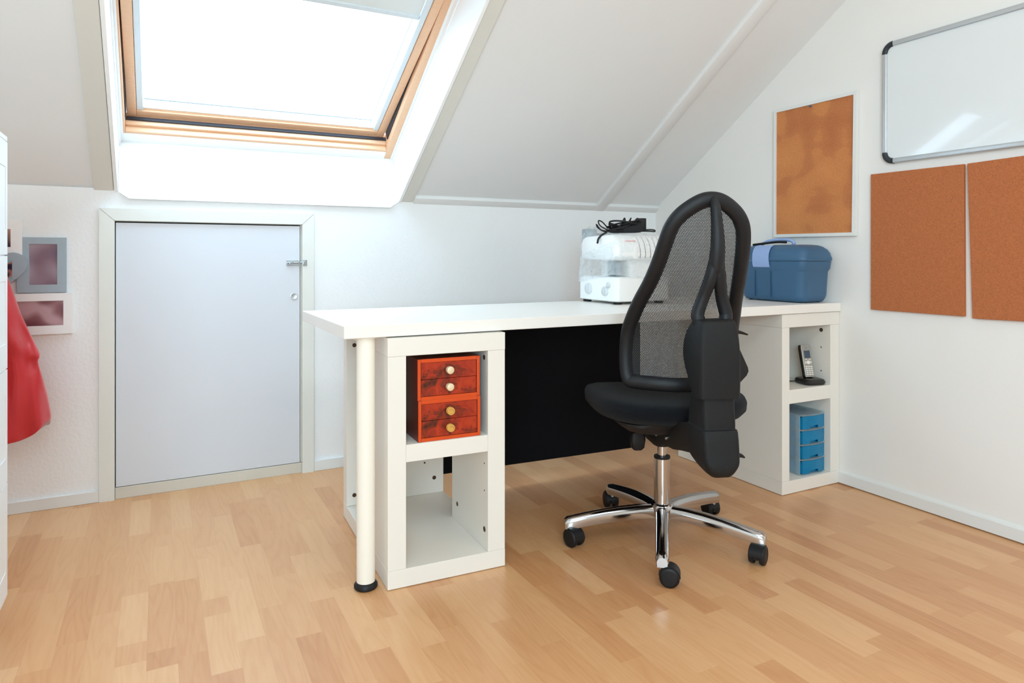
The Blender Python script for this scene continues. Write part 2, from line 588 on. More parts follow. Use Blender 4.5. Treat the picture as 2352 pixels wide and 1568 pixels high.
YT = 3.089 - (ZC - 1.206) / SB
tag(obj('floor', nbox(XL - .1, XR + .1, YB - .1, YK + .12, -.06, 0), FLOOR), kind='structure')

# knee wall with the low door's opening
DX0, DX1, DZ1 = -0.152, 0.560, 1.089
b = bmesh.new()
box(b, XL - .1, DX0, YK, YK + .1, 0, 1.215)
box(b, DX1, XR + .1, YK, YK + .1, 0, 1.215)
box(b, DX0, DX1, YK, YK + .1, DZ1, 1.215)
tag(obj('wall_back', b, PLASTER), kind='structure')
# right wall: a solid gable
b = bmesh.new()
prism(b, [(YB, 0), (YK + .1, 0), (YK + .1, slopez(YK + .1) + .1), (YT - .1, ZC + .15), (YB, ZC + .15)], XR, XR + .12, 'x')
tag(obj('wall_right', b, WALL), kind='structure')
b = bmesh.new()
prism(b, [(YB, 0), (YK + .1, 0), (YK + .1, slopez(YK + .1) + .1), (YT - .1, ZC + .15), (YB, ZC + .15)], XL - .12, XL, 'x')
tag(obj('wall_left', b, WALL), kind='structure')
tag(obj('wall_front', nbox(XL - .1, XR + .1, YB - .12, YB, 0, ZC + .1), WALL), kind='structure')

# slope coordinates: x, w up the slope, n outwards; n=0 is the plane of the roof window, n=-.209 the ceiling face
SM = Matrix(((1, 0, 0, 0), (0, -0.8377, 0.5462, 3.147), (0, 0.5462, 0.8377, 1.418), (0, 0, 0, 1)))
WX0, WX1, WL = -0.14, 1.0, 1.40
b = bmesh.new()
wt = (ZC - 1.243) / 0.5462 + .12
box(b, XL - .1, WX0 - .013, -.35, wt, -.209, .02, M=SM)
box(b, WX1 + .013, XR + .1, -.35, wt, -.209, .02, M=SM)
box(b, WX0 - .013, WX1 + .013, WL + .013, wt, -.209, .02, M=SM)
box(b, WX0 - .013, WX1 + .013, -.35, -.085, -.205, .02, M=SM)
box(b, XL - .1, XR + .1, YB - .1, YT + .02, ZC, ZC + .1)
tag(obj('ceiling', b, CEIL), kind='structure')

# ceiling battens and junction strip
b = bmesh.new()
box(b, 2.108, 2.172, -.115, wt - .14, -.228, -.205, bev=.004, seg=2, M=SM)
tag(obj('trim_1', b, CEIL, smooth=40), kind='structure')
b = bmesh.new()
box(b, 1.072, 2.107, -.08, -.008, -.227, -.206, bev=.003, seg=2, M=SM)
box(b, 2.173, XR, -.08, -.008, -.227, -.206, bev=.003, seg=2, M=SM)
tag(obj('trim_2', b, CEIL, smooth=40), kind='structure')
# casing boards beside the window
b = bmesh.new()
box(b, -.221, -.155, -.118, WL + .08, -.221, -.209, bev=.0015, M=SM)
box(b, 1.015, 1.071, -.118, WL + .08, -.221, -.209, bev=.0015, M=SM)
box(b, -.221, 1.071, WL + .014, WL + .08, -.2211, -.209, M=SM)
tag(obj('trim_3', b, CASING), kind='structure')

# baseboards
b = bmesh.new()
box(b, XL, -.203, YK - .012, YK, 0, .045, bev=.0015)
box(b, .610, XR, YK - .012, YK, 0, .047, bev=.0015)
tag(obj('baseboard_back', b, TRIMW), kind='structure')
b = bmesh.new()
box(b, XR - .012, XR, YB, YK - .012, .004, .048, bev=.0015)
tag(obj('baseboard_right', b, TRIMW), kind='structure')

# ------------------------------------------------------------------ roof window
win = empty('window_1', (0.43, 3.05, 1.4))
win['kind'] = 'structure'


def wpart(name, bm, m, parent=win, smooth=None):
    bm.transform(Matrix.Translation((-0.43, -3.05, -1.4)))
    return obj(name, bm, m, parent, smooth)


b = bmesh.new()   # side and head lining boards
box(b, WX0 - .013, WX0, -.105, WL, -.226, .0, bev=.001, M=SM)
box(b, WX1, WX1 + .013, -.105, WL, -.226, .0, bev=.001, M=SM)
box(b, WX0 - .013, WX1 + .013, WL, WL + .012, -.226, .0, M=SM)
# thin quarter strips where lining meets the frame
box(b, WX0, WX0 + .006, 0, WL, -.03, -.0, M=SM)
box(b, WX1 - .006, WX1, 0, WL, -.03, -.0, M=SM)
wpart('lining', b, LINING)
b = bmesh.new()   # sloping bottom lining with cut corners
y0, z0, y1, z1 = 3.050, 1.177, 3.150, 1.425
poly = [(-.102, 0), (.957, 0), (.994, .1), (.999, .14), (.999, 1), (-.139, 1), (-.139, .14), (-.137, .1)]
loft(b, [[(x, y0 + (y1 - y0) * t, z0 + (z1 - z0) * t) for x, t in poly],
         [(x, y0 + (y1 - y0) * t + .009, z0 + (z1 - z0) * t - .002) for x, t in poly]])
wpart('bottom_lining', b, LINING)

b = bmesh.new()   # fixed frame
box(b, WX0, -.117, 0, WL, -.002, .085, bev=.002, M=SM)
box(b, .953, WX1, 0, WL, -.002, .085, bev=.002, M=SM)
box(b, -.117, .953, -.12, .060, -.002, .085, bev=.002, M=SM)
box(b, -.117, .953, .060, .073, .024, .085, bev=.002, M=SM)
box(b, -.117, .953, WL - .06, WL, -.002, .085, bev=.002, M=SM)
wpart('frame', b, PINE)
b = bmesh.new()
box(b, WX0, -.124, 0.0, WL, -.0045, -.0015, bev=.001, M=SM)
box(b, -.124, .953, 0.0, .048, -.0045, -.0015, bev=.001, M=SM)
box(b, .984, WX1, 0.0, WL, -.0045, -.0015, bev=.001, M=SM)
wpart('blown_wood_strip', b, LINING)  # white strips paint the blown-out glare on the frame wood
b = bmesh.new()
box(b, -.150, -.118, -.1, WL, .0852, .20, M=SM)
wpart('sky_block_plate', b, SEAM)  # dark plate added outside to block sky showing beside the sash
b = bmesh.new()
box(b, -.117, .953, .0732, .080, .044, .060, M=SM)
box(b, -.117, -.113, .10, 1.3, .03, .08, M=SM)
box(b, .949, .953, .10, 1.3, .03, .08, M=SM)
wpart('sash_gap_shade', b, SEAM)  # dark strips paint the shade of the gap round the sash
# pivoted sash, opened a little
hinge = Matrix.Translation((0, .70, .0)) @ Matrix.Rotation(R(-6.2), 4, 'X') @ Matrix.Translation((0, -.70, 0))
SS = SM @ hinge
sx0, sx1, sw0, sw1 = -.112, .946, .066, 1.335
b = bmesh.new()
box(b, sx0, sx0 + .034, sw0, sw1, 0, .05, bev=.003, seg=2, M=SS)
box(b, sx1 - .034, sx1, sw0, sw1, 0, .05, bev=.003, seg=2, M=SS)
box(b, sx0 + .034, sx1 - .034, sw0, sw0 + .038, .002, .05, bev=.003, seg=2, M=SS)
box(b, sx0 + .034, sx1 - .034, sw1 - .05, sw1, .002, .05, bev=.003, seg=2, M=SS)
box(b, sx0 + .034, sx1 - .034, sw0 + .038, sw0 + .041, .010, .05, M=SS)
sash = wpart('sash', b, PINE)
b = bmesh.new()
box(b, sx0 + .035, sx0 + .058, sw0 + .0385, sw1 - .05, .006, .045, bev=.002, M=SS)
box(b, sx1 - .058, sx1 - .035, sw0 + .0385, sw1 - .05, .006, .045, bev=.002, M=SS)
wpart('blind_rail', b, BLINDR)
b = bmesh.new()
box(b, sx0 + .058, sx1 - .058, sw0 + .0412, sw0 + .052, .014, .056, bev=.002, M=SS)
wpart('lower_bead', b, LINING)
b = bmesh.new()
box(b, sx0 + .058, sx1 - .064, sw0 + .0522, sw0 + .0545, .053, .056, M=SS)
box(b, sx1 - .0745, sx1 - .0725, sw0 + .055, sw1 - .05, .034, .038, M=SS)
wpart('glass_seal', b, mat('seal_grey', srgb(120, 130, 140), 0.5))
b = bmesh.new()
box(b, sx0 + .05, sx1 - .05, sw0 + .045, sw1 - .04, .0565, .060, M=SS)
wpart('pane', b, GLASS)
b = bmesh.new()
box(b, sx0 + .059, sx1 - .059, .822, sw1 - .05, .018, .0195, M=SS)
bl = wpart('roller_blind', b, BLINDF)
b = bmesh.new()
box(b, sx0 + .059, sx1 - .059, .802, .823, .012, .026, bev=.002, M=SS)
wpart('blind_bar', b, BLINDR)

# ------------------------------------------------------------------ low door
d = empty('door_1', (0.2, YK, 0))
d['kind'] = 'structure'


def dpart(name, bm, m, parent=None, smooth=None):
    bm.transform(Matrix.Translation((-0.2, -YK, 0)))
    return obj(name, bm, m, parent or d, smooth)


FX0, FX1, FZ = -.203, .609, 1.137
b = bmesh.new()   # casing with mitred corners
for pl in ([(FX0, 0), (DX0 + .001, 0), (DX0 + .001, DZ1 - .0012), (FX0, FZ - .0012)], [(DX1 - .001, 0), (FX1, 0), (FX1, FZ - .0012), (DX1 - .001, DZ1 - .0012)],
           [(DX0 + .001, DZ1 + .0006), (DX1 - .001, DZ1 + .0006), (FX1, FZ), (FX0, FZ)]):
    prism(b, [(a, z) for a, z in pl], YK - .015, YK + .004)
dpart('casing', b, FRAMEP)
b = bmesh.new()
box(b, DX0, DX1, YK + .045, YK + .055, 0, DZ1)
dpart('backing', b, DARK)
b = bmesh.new()
box(b, .5535, DX1, YK + .004, YK + .045, .046, DZ1, bev=.001)
box(b, DX0, DX1, YK + .006, YK + .045, 1.0875, DZ1)
dpart('jamb', b, SILLP)
leaf = dpart('door_leaf', nbox(-.1478, .5505, YK - .003, YK + .018, .047, 1.0825, bev=.001), DOORP)
dpart('door_sill', nbox(DX0 + .002, .5585, YK - .004, YK + .04, 0, .0445, bev=.001), SILLP)
b = bmesh.new()
lathe(b, [(.0155, 0), (.0155, .003), (.0135, .0038), (.009, .0015), (.001, .0012)], 28, Matrix.Translation((.526, YK - .003, .7757)) @ Matrix.Rotation(R(90), 4, 'X'))
dpart('finger_pull', b, ALU, smooth=60)
b = bmesh.new()
box(b, .494, .553, YK - .0045, YK - .003, .9075, .932, bev=.0005)
tube(b, [(.497, YK - .010, .9225), (.576, YK - .010, .9225)], .0040, 12)
box(b, .512, .522, YK - .0145, YK - .0045, .917, .928, bev=.001)
box(b, .540, .550, YK - .0155, YK - .0045, .917, .929, bev=.001)
tube(b, [(.506, YK - .012, .922), (.506, YK - .020, .914)], .0028, 8)
for x, z in ((.498, .911), (.530, .911), (.548, .911)):
    tube(b, [(x, YK - .0045, z), (x, YK - .0060, z)], .002, 8)
dpart('slide_bolt', b, CRM, smooth=40)
b = bmesh.new()
box(b, .562, .579, YK - .0175, YK - .015, .908, .934, bev=.0004)
box(b, .564, .573, YK - .0255, YK - .015, .916, .930, bev=.001)
dpart('bolt_keeper', b, CRM, smooth=40)

# ------------------------------------------------------------------ desk
ZD0, ZD1 = .7205, .756
desk = empty('desk', (0.455, 1.873, 0), 0,
             'long white desk with round left leg and black back panel, over two pedestals', 'desk')
obj('desk_top', nbox(0, 2.078, 0, .608, ZD0, ZD1, bev=.0012), DESKW, desk)
b = bmesh.new()
lathe(b, [(.0262, .018), (.0262, .716), (.034, .7165), (.034, ZD0)], 32, Matrix.Translation((.073, .043, 0)))
leg = obj('leg', b, LEGW, desk, 40)
b = bmesh.new()
lathe(b, [(.030, 0), (.0335, .004), (.0335, .011), (.030, .016), (.0262, .0195)], 32, Matrix.Translation((.073, .043, 0)))
o = obj('foot', b, RUB, leg, 40)
o['label'] = 'black rubber foot'
b = bmesh.new()
ang = math.atan2(-.016, .9)
loft(b, [[(x, yy, z) for x, z in ((.520, .101), (1.492, .083), (1.492, ZD0 - .001), (.520, ZD0 - .001))] for yy in (.590, .604)])
o = obj('modesty_panel', b, BLACKP, desk)
o['label'] = 'black panel hanging below the back edge of the top'


def holes(bm, pts, nrm):
    for (x, y, z, r_) in pts:
        M = Matrix.Translation((x, y, z)) @ (Matrix.Rotation(R(90) * nrm[1], 4, 'X') if nrm[1] else Matrix.Rotation(R(90) * nrm[0], 4, 'Y'))
        lathe(bm, [(r_, -.0002), (r_, .0006), (r_ * .3, .0003)], 14, M)


def pedestal(loc, rz, label, open_left, zt=.7185):
    zt = .7170 if open_left else .7185
    p = empty('desk_pedestal', loc, rz, label, 'cabinet', 'white desk pedestals')
    W_, D_, T, ST = (.367, .615, .0535, .054) if open_left else (.342, .605, .0525, .0425)
    STR = .057 if open_left else .0545
    obj('bottom_panel', nbox(0, W_, 0, D_, .0018, T, bev=.0008), CABW, p)
    obj('top_panel', nbox(0, W_, 0, D_, zt - .053, zt, bev=.0008), CABW, p)
    H = D_ / 2 + .005
    z0, z1 = T + .0004, zt - .0534
    if open_left:
        sp1 = obj('side_panel', nbox(.0005, ST, .0005, H, z0, z1, bev=.0006), CABW, p)
        sp2 = obj('side_panel', nbox(W_ - STR, W_ - .0005, .0005, H, z0, z1, bev=.0006), CABW, p)
        bp = obj('back_panel', nbox(.0005, W_ - .0005, D_ - .054, D_ - .0005, z0, z1, bev=.0006), CABW, p)
        b = bmesh.new()
        holes(b, [(.33, D_ - .0541, .111, .0075), (.292, D_ - .0541, .172, .0035), (.028, D_ - .0541, .090, .0075), (.028, D_ - .0541, .630, .0075)], (0, 1))
        sep('screw_hole', b, HOLE, bp)
        b = bmesh.new()
        holes(b, [(W_ - STR - .0001, .028, .113, .0085), (W_ - STR - .0001, .262, .113, .0075), (W_ - STR - .0001, .028, .232, .0025), (W_ - STR - .0001, .028, .315, .0025),
                  (W_ - STR - .0001, .030, .640, .008)], (-1, 0))
        sep('screw_hole', b, HOLE, sp2)
        obj('shelf', nbox(ST + .0003, W_ - STR - .0003, .0008, H - .01, .3585, .4085, bev=.0006), CABW, p)
    else:
        sp1 = obj('side_panel', nbox(.0005, ST, .0005, D_ - .0005, z0, z1, bev=.0006), CABW, p)
        sp2 = obj('side_panel', nbox(W_ - STR, W_ - .0005, .0005, D_ - .0005, z0, z1, bev=.0006), CABW, p)
        b = bmesh.new()
        X = W_ - STR - .0001
        holes(b, [(X, .045, .640, .0085), (X, .045, .567, .0028), (X, .045, .468, .0028)], (-1, 0))
        sep('screw_hole', b, HOLE, sp2)
        obj('back_panel', nbox(ST, W_ - STR, D_ - .03, D_ - .0005, z0, z1, bev=.0006), CABW, p)
        obj('shelf', nbox(ST + .0003, W_ - STR - .0003, .0008, D_ - .03, .3600, .4155, bev=.0006), CABW, p)
    return p


RZL = R(-2.2)
pedL = pedestal((.5765, 1.864, 0), RZL, 'white open pedestal under the left end of the desk, holding the red drawer boxes', True)
pedR = pedestal((2.192, 1.881, 0), 0, 'white open pedestal under the right desk end, holding phone and blue drawers', False)

# red drawer boxes, one on top of the other


def red_box(dx, z, rz, label, lower):
    c, s = math.cos(RZL), math.sin(RZL)
    lx, ly = .090 + dx, .007
    t = empty('drawer_box', (.5765 + lx * c - ly * s, 1.864 + lx * s + ly * c, z), RZL + rz, label, 'drawer box', 'red wooden drawer boxes')
    W_, D_, H = .196, .25, .1205
    b = bmesh.new()
    box(b, 0, .0105, 0, D_, 0, H, bev=.0006)
    box(b, W_ - .0105, W_, 0, D_, 0, H, bev=.0006)
    box(b, .0105, W_ - .0105, .0002, D_, 0, .0105)
    box(b, .0105, W_ - .0105, .0002, D_, H - .0105, H)
    box(b, .0105, W_ - .0105, D_ - .008, D_, .0105, H - .0105)
    for f in b.faces:
        nn = f.normal
    me = obj('carcass', b, [BOXEDGE, BOXSIDE], t)
    for f in me.data.polygons:
        if abs(f.normal.x) > .7 or abs(f.normal.z) > .7 or f.normal.y > .7:
            f.material_index = 1
    for k in range(2):
        z0 = .0112 + k * .0497
        dr = obj('drawer', nbox(.0112, W_ - .0112, .0015, D_ - .03, z0, z0 + .0485, bev=.0005), BURL, t)
        b = bmesh.new()
        M = Matrix.Translation((W_ / 2 - .002, .0015, z0 + .0245)) @ Matrix.Rotation(R(90), 4, 'X')
        if lower:
            lathe(b, [(.0075, 0), (.0115, .004), (.0118, .010), (.0095, .0135), (.0112, .017), (.0112, .0195), (.0088, .0200), (.0084, .0140), (.001, .0138)], 24, M)
            kn = obj('knob', b, KNOBB if k == 1 else KNOBB, dr, 50)
        else:
            lathe(b, [(.0075, 0), (.0108, .004), (.0112, .010), (.0104, .0145), (.0114, .017), (.0114, .0195), (.009, .0215), (.001, .0222)], 24, M)
            kn = obj('knob', b, KNOBC, dr, 50)
    return t


red_box(0.002, .4088, 0, 'lower red burl drawer box with two hollow brass knobs, on the pedestal shelf', True)
red_box(0.000, .5295, 0, 'upper red burl drawer box with two cream knobs, stacked on the other box', False)

# blue drawer tower
t = empty('drawer_tower', (2.325, 1.897, .053), 0, 'small plastic drawer tower with four bright blue drawers, at the bottom of the right pedestal', 'drawers')
W_, D_, P_ = .148, .20, .0606
b = bmesh.new()
for k in range(5):
    zz = k * P_
    pts = [(0, D_), (0, .012), (.004, .004)] + [(.004 + (W_ - .008) * q / 8, .004 - .010 * math.sin(math.pi * q / 8)) for q in range(1, 8)] + [(W_ - .004, .004), (W_, .012), (W_, D_)]
    prism(b, pts, zz, zz + (.0065 if k else .005), 'z')
for x in (0, W_ - .0025):
    box(b, x, x + .0025, .012, D_, .004, 4 * P_)
    box(b, x - .001 if x == 0 else x, x + .0035 if x else x + .0025, .010, .030, .004, 4 * P_, bev=.0006)
tower_case = obj('case', b, CLEARP, t)
tower_case['label'] = 'frosted clear case'
for k in range(4):
    b = bmesh.new()
    z0, z1 = k * P_ + .0072, (k + 1) * P_ - .0015
    front = lambda x, o: (x, .0045 - .0095 * math.sin(math.pi * (x - .004) / (W_ - .008)) + o)
    n = 14
    xs = [.008 + (W_ - .016) * q / n for q in range(n + 1)]
    for q in range(n):
        xa, xb = xs[q], xs[q + 1]
        zlo = z0 + (.012 if 4 <= q <= 8 else 0)
        loft(b, [[(*front(xa, 0), zlo), (*front(xa, .003), zlo), (*front(xa, .003), z1), (*front(xa, 0), z1)],
                 [(*front(xb, 0), zlo), (*front(xb, .003), zlo), (*front(xb, .003), z1), (*front(xb, 0), z1)]])
        if 4 <= q <= 8:
            loft(b, [[(*front(xa, .012), z0), (*front(xa, .014), z0), (*front(xa, .014), zlo + .004), (*front(xa, .012), zlo + .004)],
                     [(*front(xb, .012), z0), (*front(xb, .014), z0), (*front(xb, .014), zlo + .004), (*front(xb, .012), zlo + .004)]])
    box(b, .006, .008, .006, D_ - .01, z0, z1 - .004)
    box(b, W_ - .008, W_ - .006, .006, D_ - .01, z0, z1 - .004)
    box(b, .006, W_ - .006, D_ - .012, D_ - .01, z0, z1 - .004)
    box(b, .006, W_ - .006, .006, D_ - .01, z0, z0 + .002)
    obj('drawer', b, DRB, t)

# cordless phone in its cradle
zs = .4158
ph = empty('phone_cradle', (2.428, 1.940, zs), R(-14), 'black charging cradle holding the cordless phone on the right pedestal shelf', 'phone cradle')
b = bmesh.new()
zloft(b, [(0, 0, 0, .044, .042, .02), (.004, 0, 0, .048, .046, .022), (.012, 0, 0, .050, .048, .022), (.021, 0, .002, .046, .044, .02), (.0235, 0, .004, .040, .038, .018)])
obj('base', b, PHB, ph, 50)
b = bmesh.new()
tube(b, [(-.045, .02, .010), (-.07, .04, .006), (-.085, .09, .003), (-.05, .16, .003)], .0022, 8)
o = obj('power_cord', b, RUB, ph, 60)
hs = empty('cordless_phone', (2.428, 1.940, zs), R(-14), 'silver and black cordless phone handset standing tilted in its black cradle', 'phone')
TM = Matrix.Translation((0, .002, .0145)) @ Matrix.Rotation(R(-14), 4, 'X')
b = bmesh.new()
zloft(b, [(0.012, 0, .006, .021, .0085, .006), (.02, 0, .006, .0235, .0095, .006), (.135, 0, .006, .0245, .0095, .006), (.147, 0, .006, .022, .008, .006)], M=TM)
obj('back_shell', b, PHB, hs, 50)
b = bmesh.new()
zloft(b, [(.012, 0, -.0058, .0215, .0030, .0028), (.02, 0, -.0060, .0232, .0032, .003), (.135, 0, -.0060, .0240, .0032, .003), (.1465, 0, -.0056, .0215, .0028, .0027)], M=TM)
obj('front_plate', b, PHS, hs, 50)
fy = -.0098
obj('screen', box(bmesh.new(), -.0145, .0145, fy, fy + .002, .0905, .1225, bev=.0006, M=TM), SCR, hs)
b = bmesh.new()
for k in range(5):
    for j in (-1, 0, 1):
        box(b, j * .0118 - .0050, j * .0118 + .0050, fy + .0002, fy + .002, .020 + k * .0082, .0252 + k * .0082, bev=.0008, M=TM)
box(b, -.0145, -.003, fy + .0002, fy + .002, .0835, .0865, bev=.0006, M=TM)
box(b, .003, .0145, fy + .0002, fy + .002, .0835, .0865, bev=.0006, M=TM)
lathe(b, [(.0078, 0), (.0078, .0018), (.0052, .0022), (.0046, .0014), (.001, .0014)], 20, TM @ Matrix.Translation((0, fy + .0018, .0725)) @ Matrix.Rotation(R(90), 4, 'X'))
box(b, -.0155, -.0092, fy + .0002, fy + .002, .068, .0772, bev=.0008, M=TM)
box(b, .0092, .0155, fy + .0002, fy + .002, .068, .0772, bev=.0008, M=TM)
o = obj('keypad', b, PHK, hs, 40)
o['label'] = 'pale grey keys'
b = bmesh.new()
lathe(b, [(.0055, 0), (.0055, .0009), (.0045, .0011), (.0043, .0004), (.001, .0004)], 20, TM @ Matrix.Translation((0, fy + .0010, .134)) @ Matrix.Rotation(R(90), 4, 'X'))
obj('earpiece', b, MACHG, hs, 40)


# ------------------------------------------------------------------ chair (local x = towards image left, y = backwards)
ch = empty('office_chair', (1.495, 1.775, 0), R(160), 'black office chair with tall mesh back and chrome star base, before the desk', 'chair')
ZZ = np.array([.50, .60, .70, .80, .90, 1.0, 1.07, 1.13, 1.2])
BB = np.array([.235, .215, .215, .255, .320, .365, .385, .400, .41])
KK = np.array([2.2, 2.2, 2.2, 1.9, 1.4, 1.1, 1.0, 1.0, 1.0])
zg = np.linspace(.45, 1.25, 321)
kern = np.hanning(41); kern /= kern.sum()
bbs = np.convolve(np.pad(np.interp(zg, ZZ, BB), 20, 'edge'), kern, 'valid')
kks = np.convolve(np.pad(np.interp(zg, ZZ, KK), 20, 'edge'), kern, 'valid')


def bsurf(s, z, off=0.0):
    return (s, float(np.interp(z, zg, bbs) - np.interp(z, zg, kks) * s * s + off), z)


half = [(0, 1.130), (.035, 1.124), (.070, 1.105), (.103, 1.077), (.126, 1.040), (.138, .992), (.147, .937), (.158, .88), (.173, .82), (.184, .767), (.190, .721),
        (.193, .66), (.192, .60), (.184, .562), (.155, .545), (.08, .541)]
TR = .0222
hp = np.array(half)
ctr = []
for i, (s, z) in enumerate(half):
    a = hp[max(i - 1, 0)]; c_ = hp[min(i + 1, len(hp) - 1)]
    if i == 0: a = np.array([-.035, 1.124])
    tv = c_ - a
    nv = np.array([tv[1], -tv[0]]); nv /= np.linalg.norm(nv)
    q = np.array([s, z]) + nv * TR * (1 if np.dot(nv, np.array([0, .85]) - np.array([s, z])) > 0 else -1)
    ctr.append((max(q[0], 0) if i == 0 else q[0], q[1]))
ctr[-1] = (.08, .541 + TR)
loop = [ctr[0]] + ctr[1:] + [(0, .541 + TR - .002)] + [(-s, z) for s, z in ctr[:0:-1]]
b = bmesh.new()
tube(b, [bsurf(s, z) for s, z in loop], TR, 16, closed=True, n=5, flat=.74, up=(0, 1, 0))
fr = obj('backrest_frame', b, PLB, ch, 60)
b = bmesh.new()
for s, z in [(.115, 1.05), (.136, .93), (.162, .80), (-.104, 1.05), (-.122, .93), (-.150, .80), (.10, .557), (-.10, .557), (0.0, 1.112)]:
    q = Vector(bsurf(s, z)) + Vector((0, TR * .70, 0))
    lathe(b, [(.0035, 0), (.0035, .0012), (.002, .0014), (.001, .0006)], 10, Matrix.Translation(q) @ Matrix.Rotation(R(-90), 4, 'X'))
sep('screw', b, RUB, fr, 40)
# mesh cloth
ip = [(s, z) for s, z in ctr] + [(0.0, .541 + TR)]
zs_ = np.array([z for s, z in ip]); ss_ = np.array([s for s, z in ip])
order = np.argsort(zs_)
b = bmesh.new()
uvl = b.loops.layers.uv.new('UVMap')
NR, NC = 60, 26
rows = []
for i in range(NR + 1):
    z = .557 + (1.112 - .557) * i / NR
    hwz = 0.0
    # widest |s| of the tube centre line at this height
    for k in range(len(ip) - 1):
        (s0, z0), (s1, z1) = ip[k], ip[k + 1]
        if (z0 - z) * (z1 - z) <= 0 and z0 != z1:
            hwz = max(hwz, s0 + (s1 - s0) * (z - z0) / (z1 - z0))
    hwz = max(hwz, .004)
    rows.append([b.verts.new(bsurf(hwz * (2 * j / NC - 1), z, -.004)) for j in range(NC + 1)])
for i in range(NR):
    for j in range(NC):
        f = b.faces.new((rows[i][j], rows[i][j + 1], rows[i + 1][j + 1], rows[i + 1][j]))
        for lp in f.loops:
            lp[uvl].uv = (lp.vert.co.x, lp.vert.co.z)
cloth = obj('backrest_mesh', b, MESHF, ch, 180)
cloth['label'] = 'see-through black mesh cloth'
# spine: one bar that forks
b = bmesh.new()
tube(b, [(0, bsurf(0, 1.108)[1] + .004, 1.116, .012), (0, .415, 1.088, .0145), (0, .425, 1.04, .0165), (0, .430, .98, .0200), (0, .422, .93, .0220), (0, .414, .90, .0190), (0, .408, .882, .012), (0, .404, .870, .004)], .012, 16, flat=.8, up=(0, 1, 0))
for s in (-1, 1):
    tube(b, [(s * .004, .422, .94, .017), (s * .013, .414, .89, .0185), (s * .026, .398, .84, .0175), (s * .040, .392, .795, .0185), (s * .040, .394, .776, .0185), (s * .036, .398, .758, .0150)], .015, 14, flat=.85, up=(0, 1, 0))
obj('spine', b, PLB, ch, 60)
# rear housing
b = bmesh.new()


def sec(z, hw, b0, b1, r=.014):
    return (z, 0, (b0 + b1) / 2, hw, (b1 - b0) / 2, r)


zloft(b, cr([sec(.777, .047, .385, .432), sec(.770, .052, .370, .440, .016), sec(.74, .056, .340, .446, .014), sec(.70, .058, .322, .450, .012), sec(.655, .059, .326, .452, .012),
          sec(.60, .0585, .366, .452, .012), sec(.566, .0575, .385, .451, .012)], 3), n=6)
obj('upper_housing', b, PLB2, ch, 38)
b = bmesh.new()
zloft(b, cr([sec(.566, .046, .345, .440, .012), sec(.50, .047, .335, .446, .012), sec(.482, .047, .333, .447, .012), sec(.474, .0505, .332, .455, .012), sec(.41, .0505, .335, .466, .014),
          sec(.388, .048, .362, .470, .018), sec(.370, .040, .402, .470, .025), sec(.359, .027, .432, .462, .014)], 3), n=6)
obj('lower_housing', b, PLB2, ch, 38)
# seat
b = bmesh.new()


def seat_ring(z, kx, off=0.0):
    out = []
    for q in range(48):
        a = 2 * math.pi * q / 48
        c_, s_ = math.cos(a), math.sin(a)
        e = 0.72
        x = math.copysign(abs(c_) ** e, c_) * .249 * kx + .005
        y = math.copysign(abs(s_) ** e, s_) * (.235 if s_ > 0 else .245) * kx + .02
        zz = z + .014 * (abs(x) / .25) ** 2 * (1 if z > .47 else .3) - (.02 * max(0, -y / .24 - .5) if z > .46 else 0)
        out.append((x, y, zz))
    return out


loft(b, [seat_ring(.428, .55), seat_ring(.432, .78), seat_ring(.445, .93), seat_ring(.462, .992), seat_ring(.478, 1.0), seat_ring(.492, .975), seat_ring(.500, .90), seat_ring(.503, .7), seat_ring(.500, .4), seat_ring(.498, .1)])
obj('seat_cushion', b, FABB, ch, 60)
b = bmesh.new()
zloft(b, [(.385, 0, -.01, .10, .13, .05), (.40, 0, 0, .15, .17, .07), (.428, 0, .01, .19, .19, .08), (.436, 0, .01, .19, .19, .08)], n=5)
obj('seat_shell', b, RUB, ch, 50)
b = bmesh.new()   # tilt mechanism reaching back to the housing
loft(b, [[(s, y, z) for s, z in ((-.038, zl), (.038, zl), (.042, zl + .02), (.042, zh), (-.042, zh), (-.042, zl + .02))]
         for y, zl, zh in ((-.13, .362, .40), (-.05, .330, .41), (.03, .328, .42), (.07, .340, .43), (.12, .354, .44), (.20, .362, .45), (.27, .378, .46), (.345, .392, .48))])
lathe(b, [(.024, .318), (.026, .335), (.026, .36)], 24)
obj('tilt_mechanism', b, RUB, ch, 40)
b = bmesh.new()
for y, z, r_ in ((.155, .385, .0065), (.065, .372, .0055)):
    lathe(b, [(r_, 0), (r_, .003), (r_ * .6, .005), (.0005, .0055)], 12, Matrix.Translation((.042, y, z)) @ Matrix.Rotation(R(90), 4, 'Y'))
sep('bolt', b, STEEL, ch, 40)
b = bmesh.new()
tube(b, [(.03, -.02, .360), (.06, -.02, .352)], .006, 8)
zloft(b, [(.300, .078, -.02, .014, .010, .008), (.308, .078, -.02, .022, .013, .01), (.335, .078, -.02, .026, .014, .01), (.358, .076, -.02, .022, .012, .008)], n=4)
obj('lever', b, RUB, ch, 50)
b = bmesh.new()
zloft(b, [(.300, -.088, -.02, .014, .010, .008), (.335, -.088, -.02, .026, .014, .01), (.358, -.086, -.02, .022, .012, .008)], n=4)
tube(b, [(-.03, -.02, .360), (-.06, -.02, .352)], .006, 8)
obj('lever', b, RUB, ch, 50)
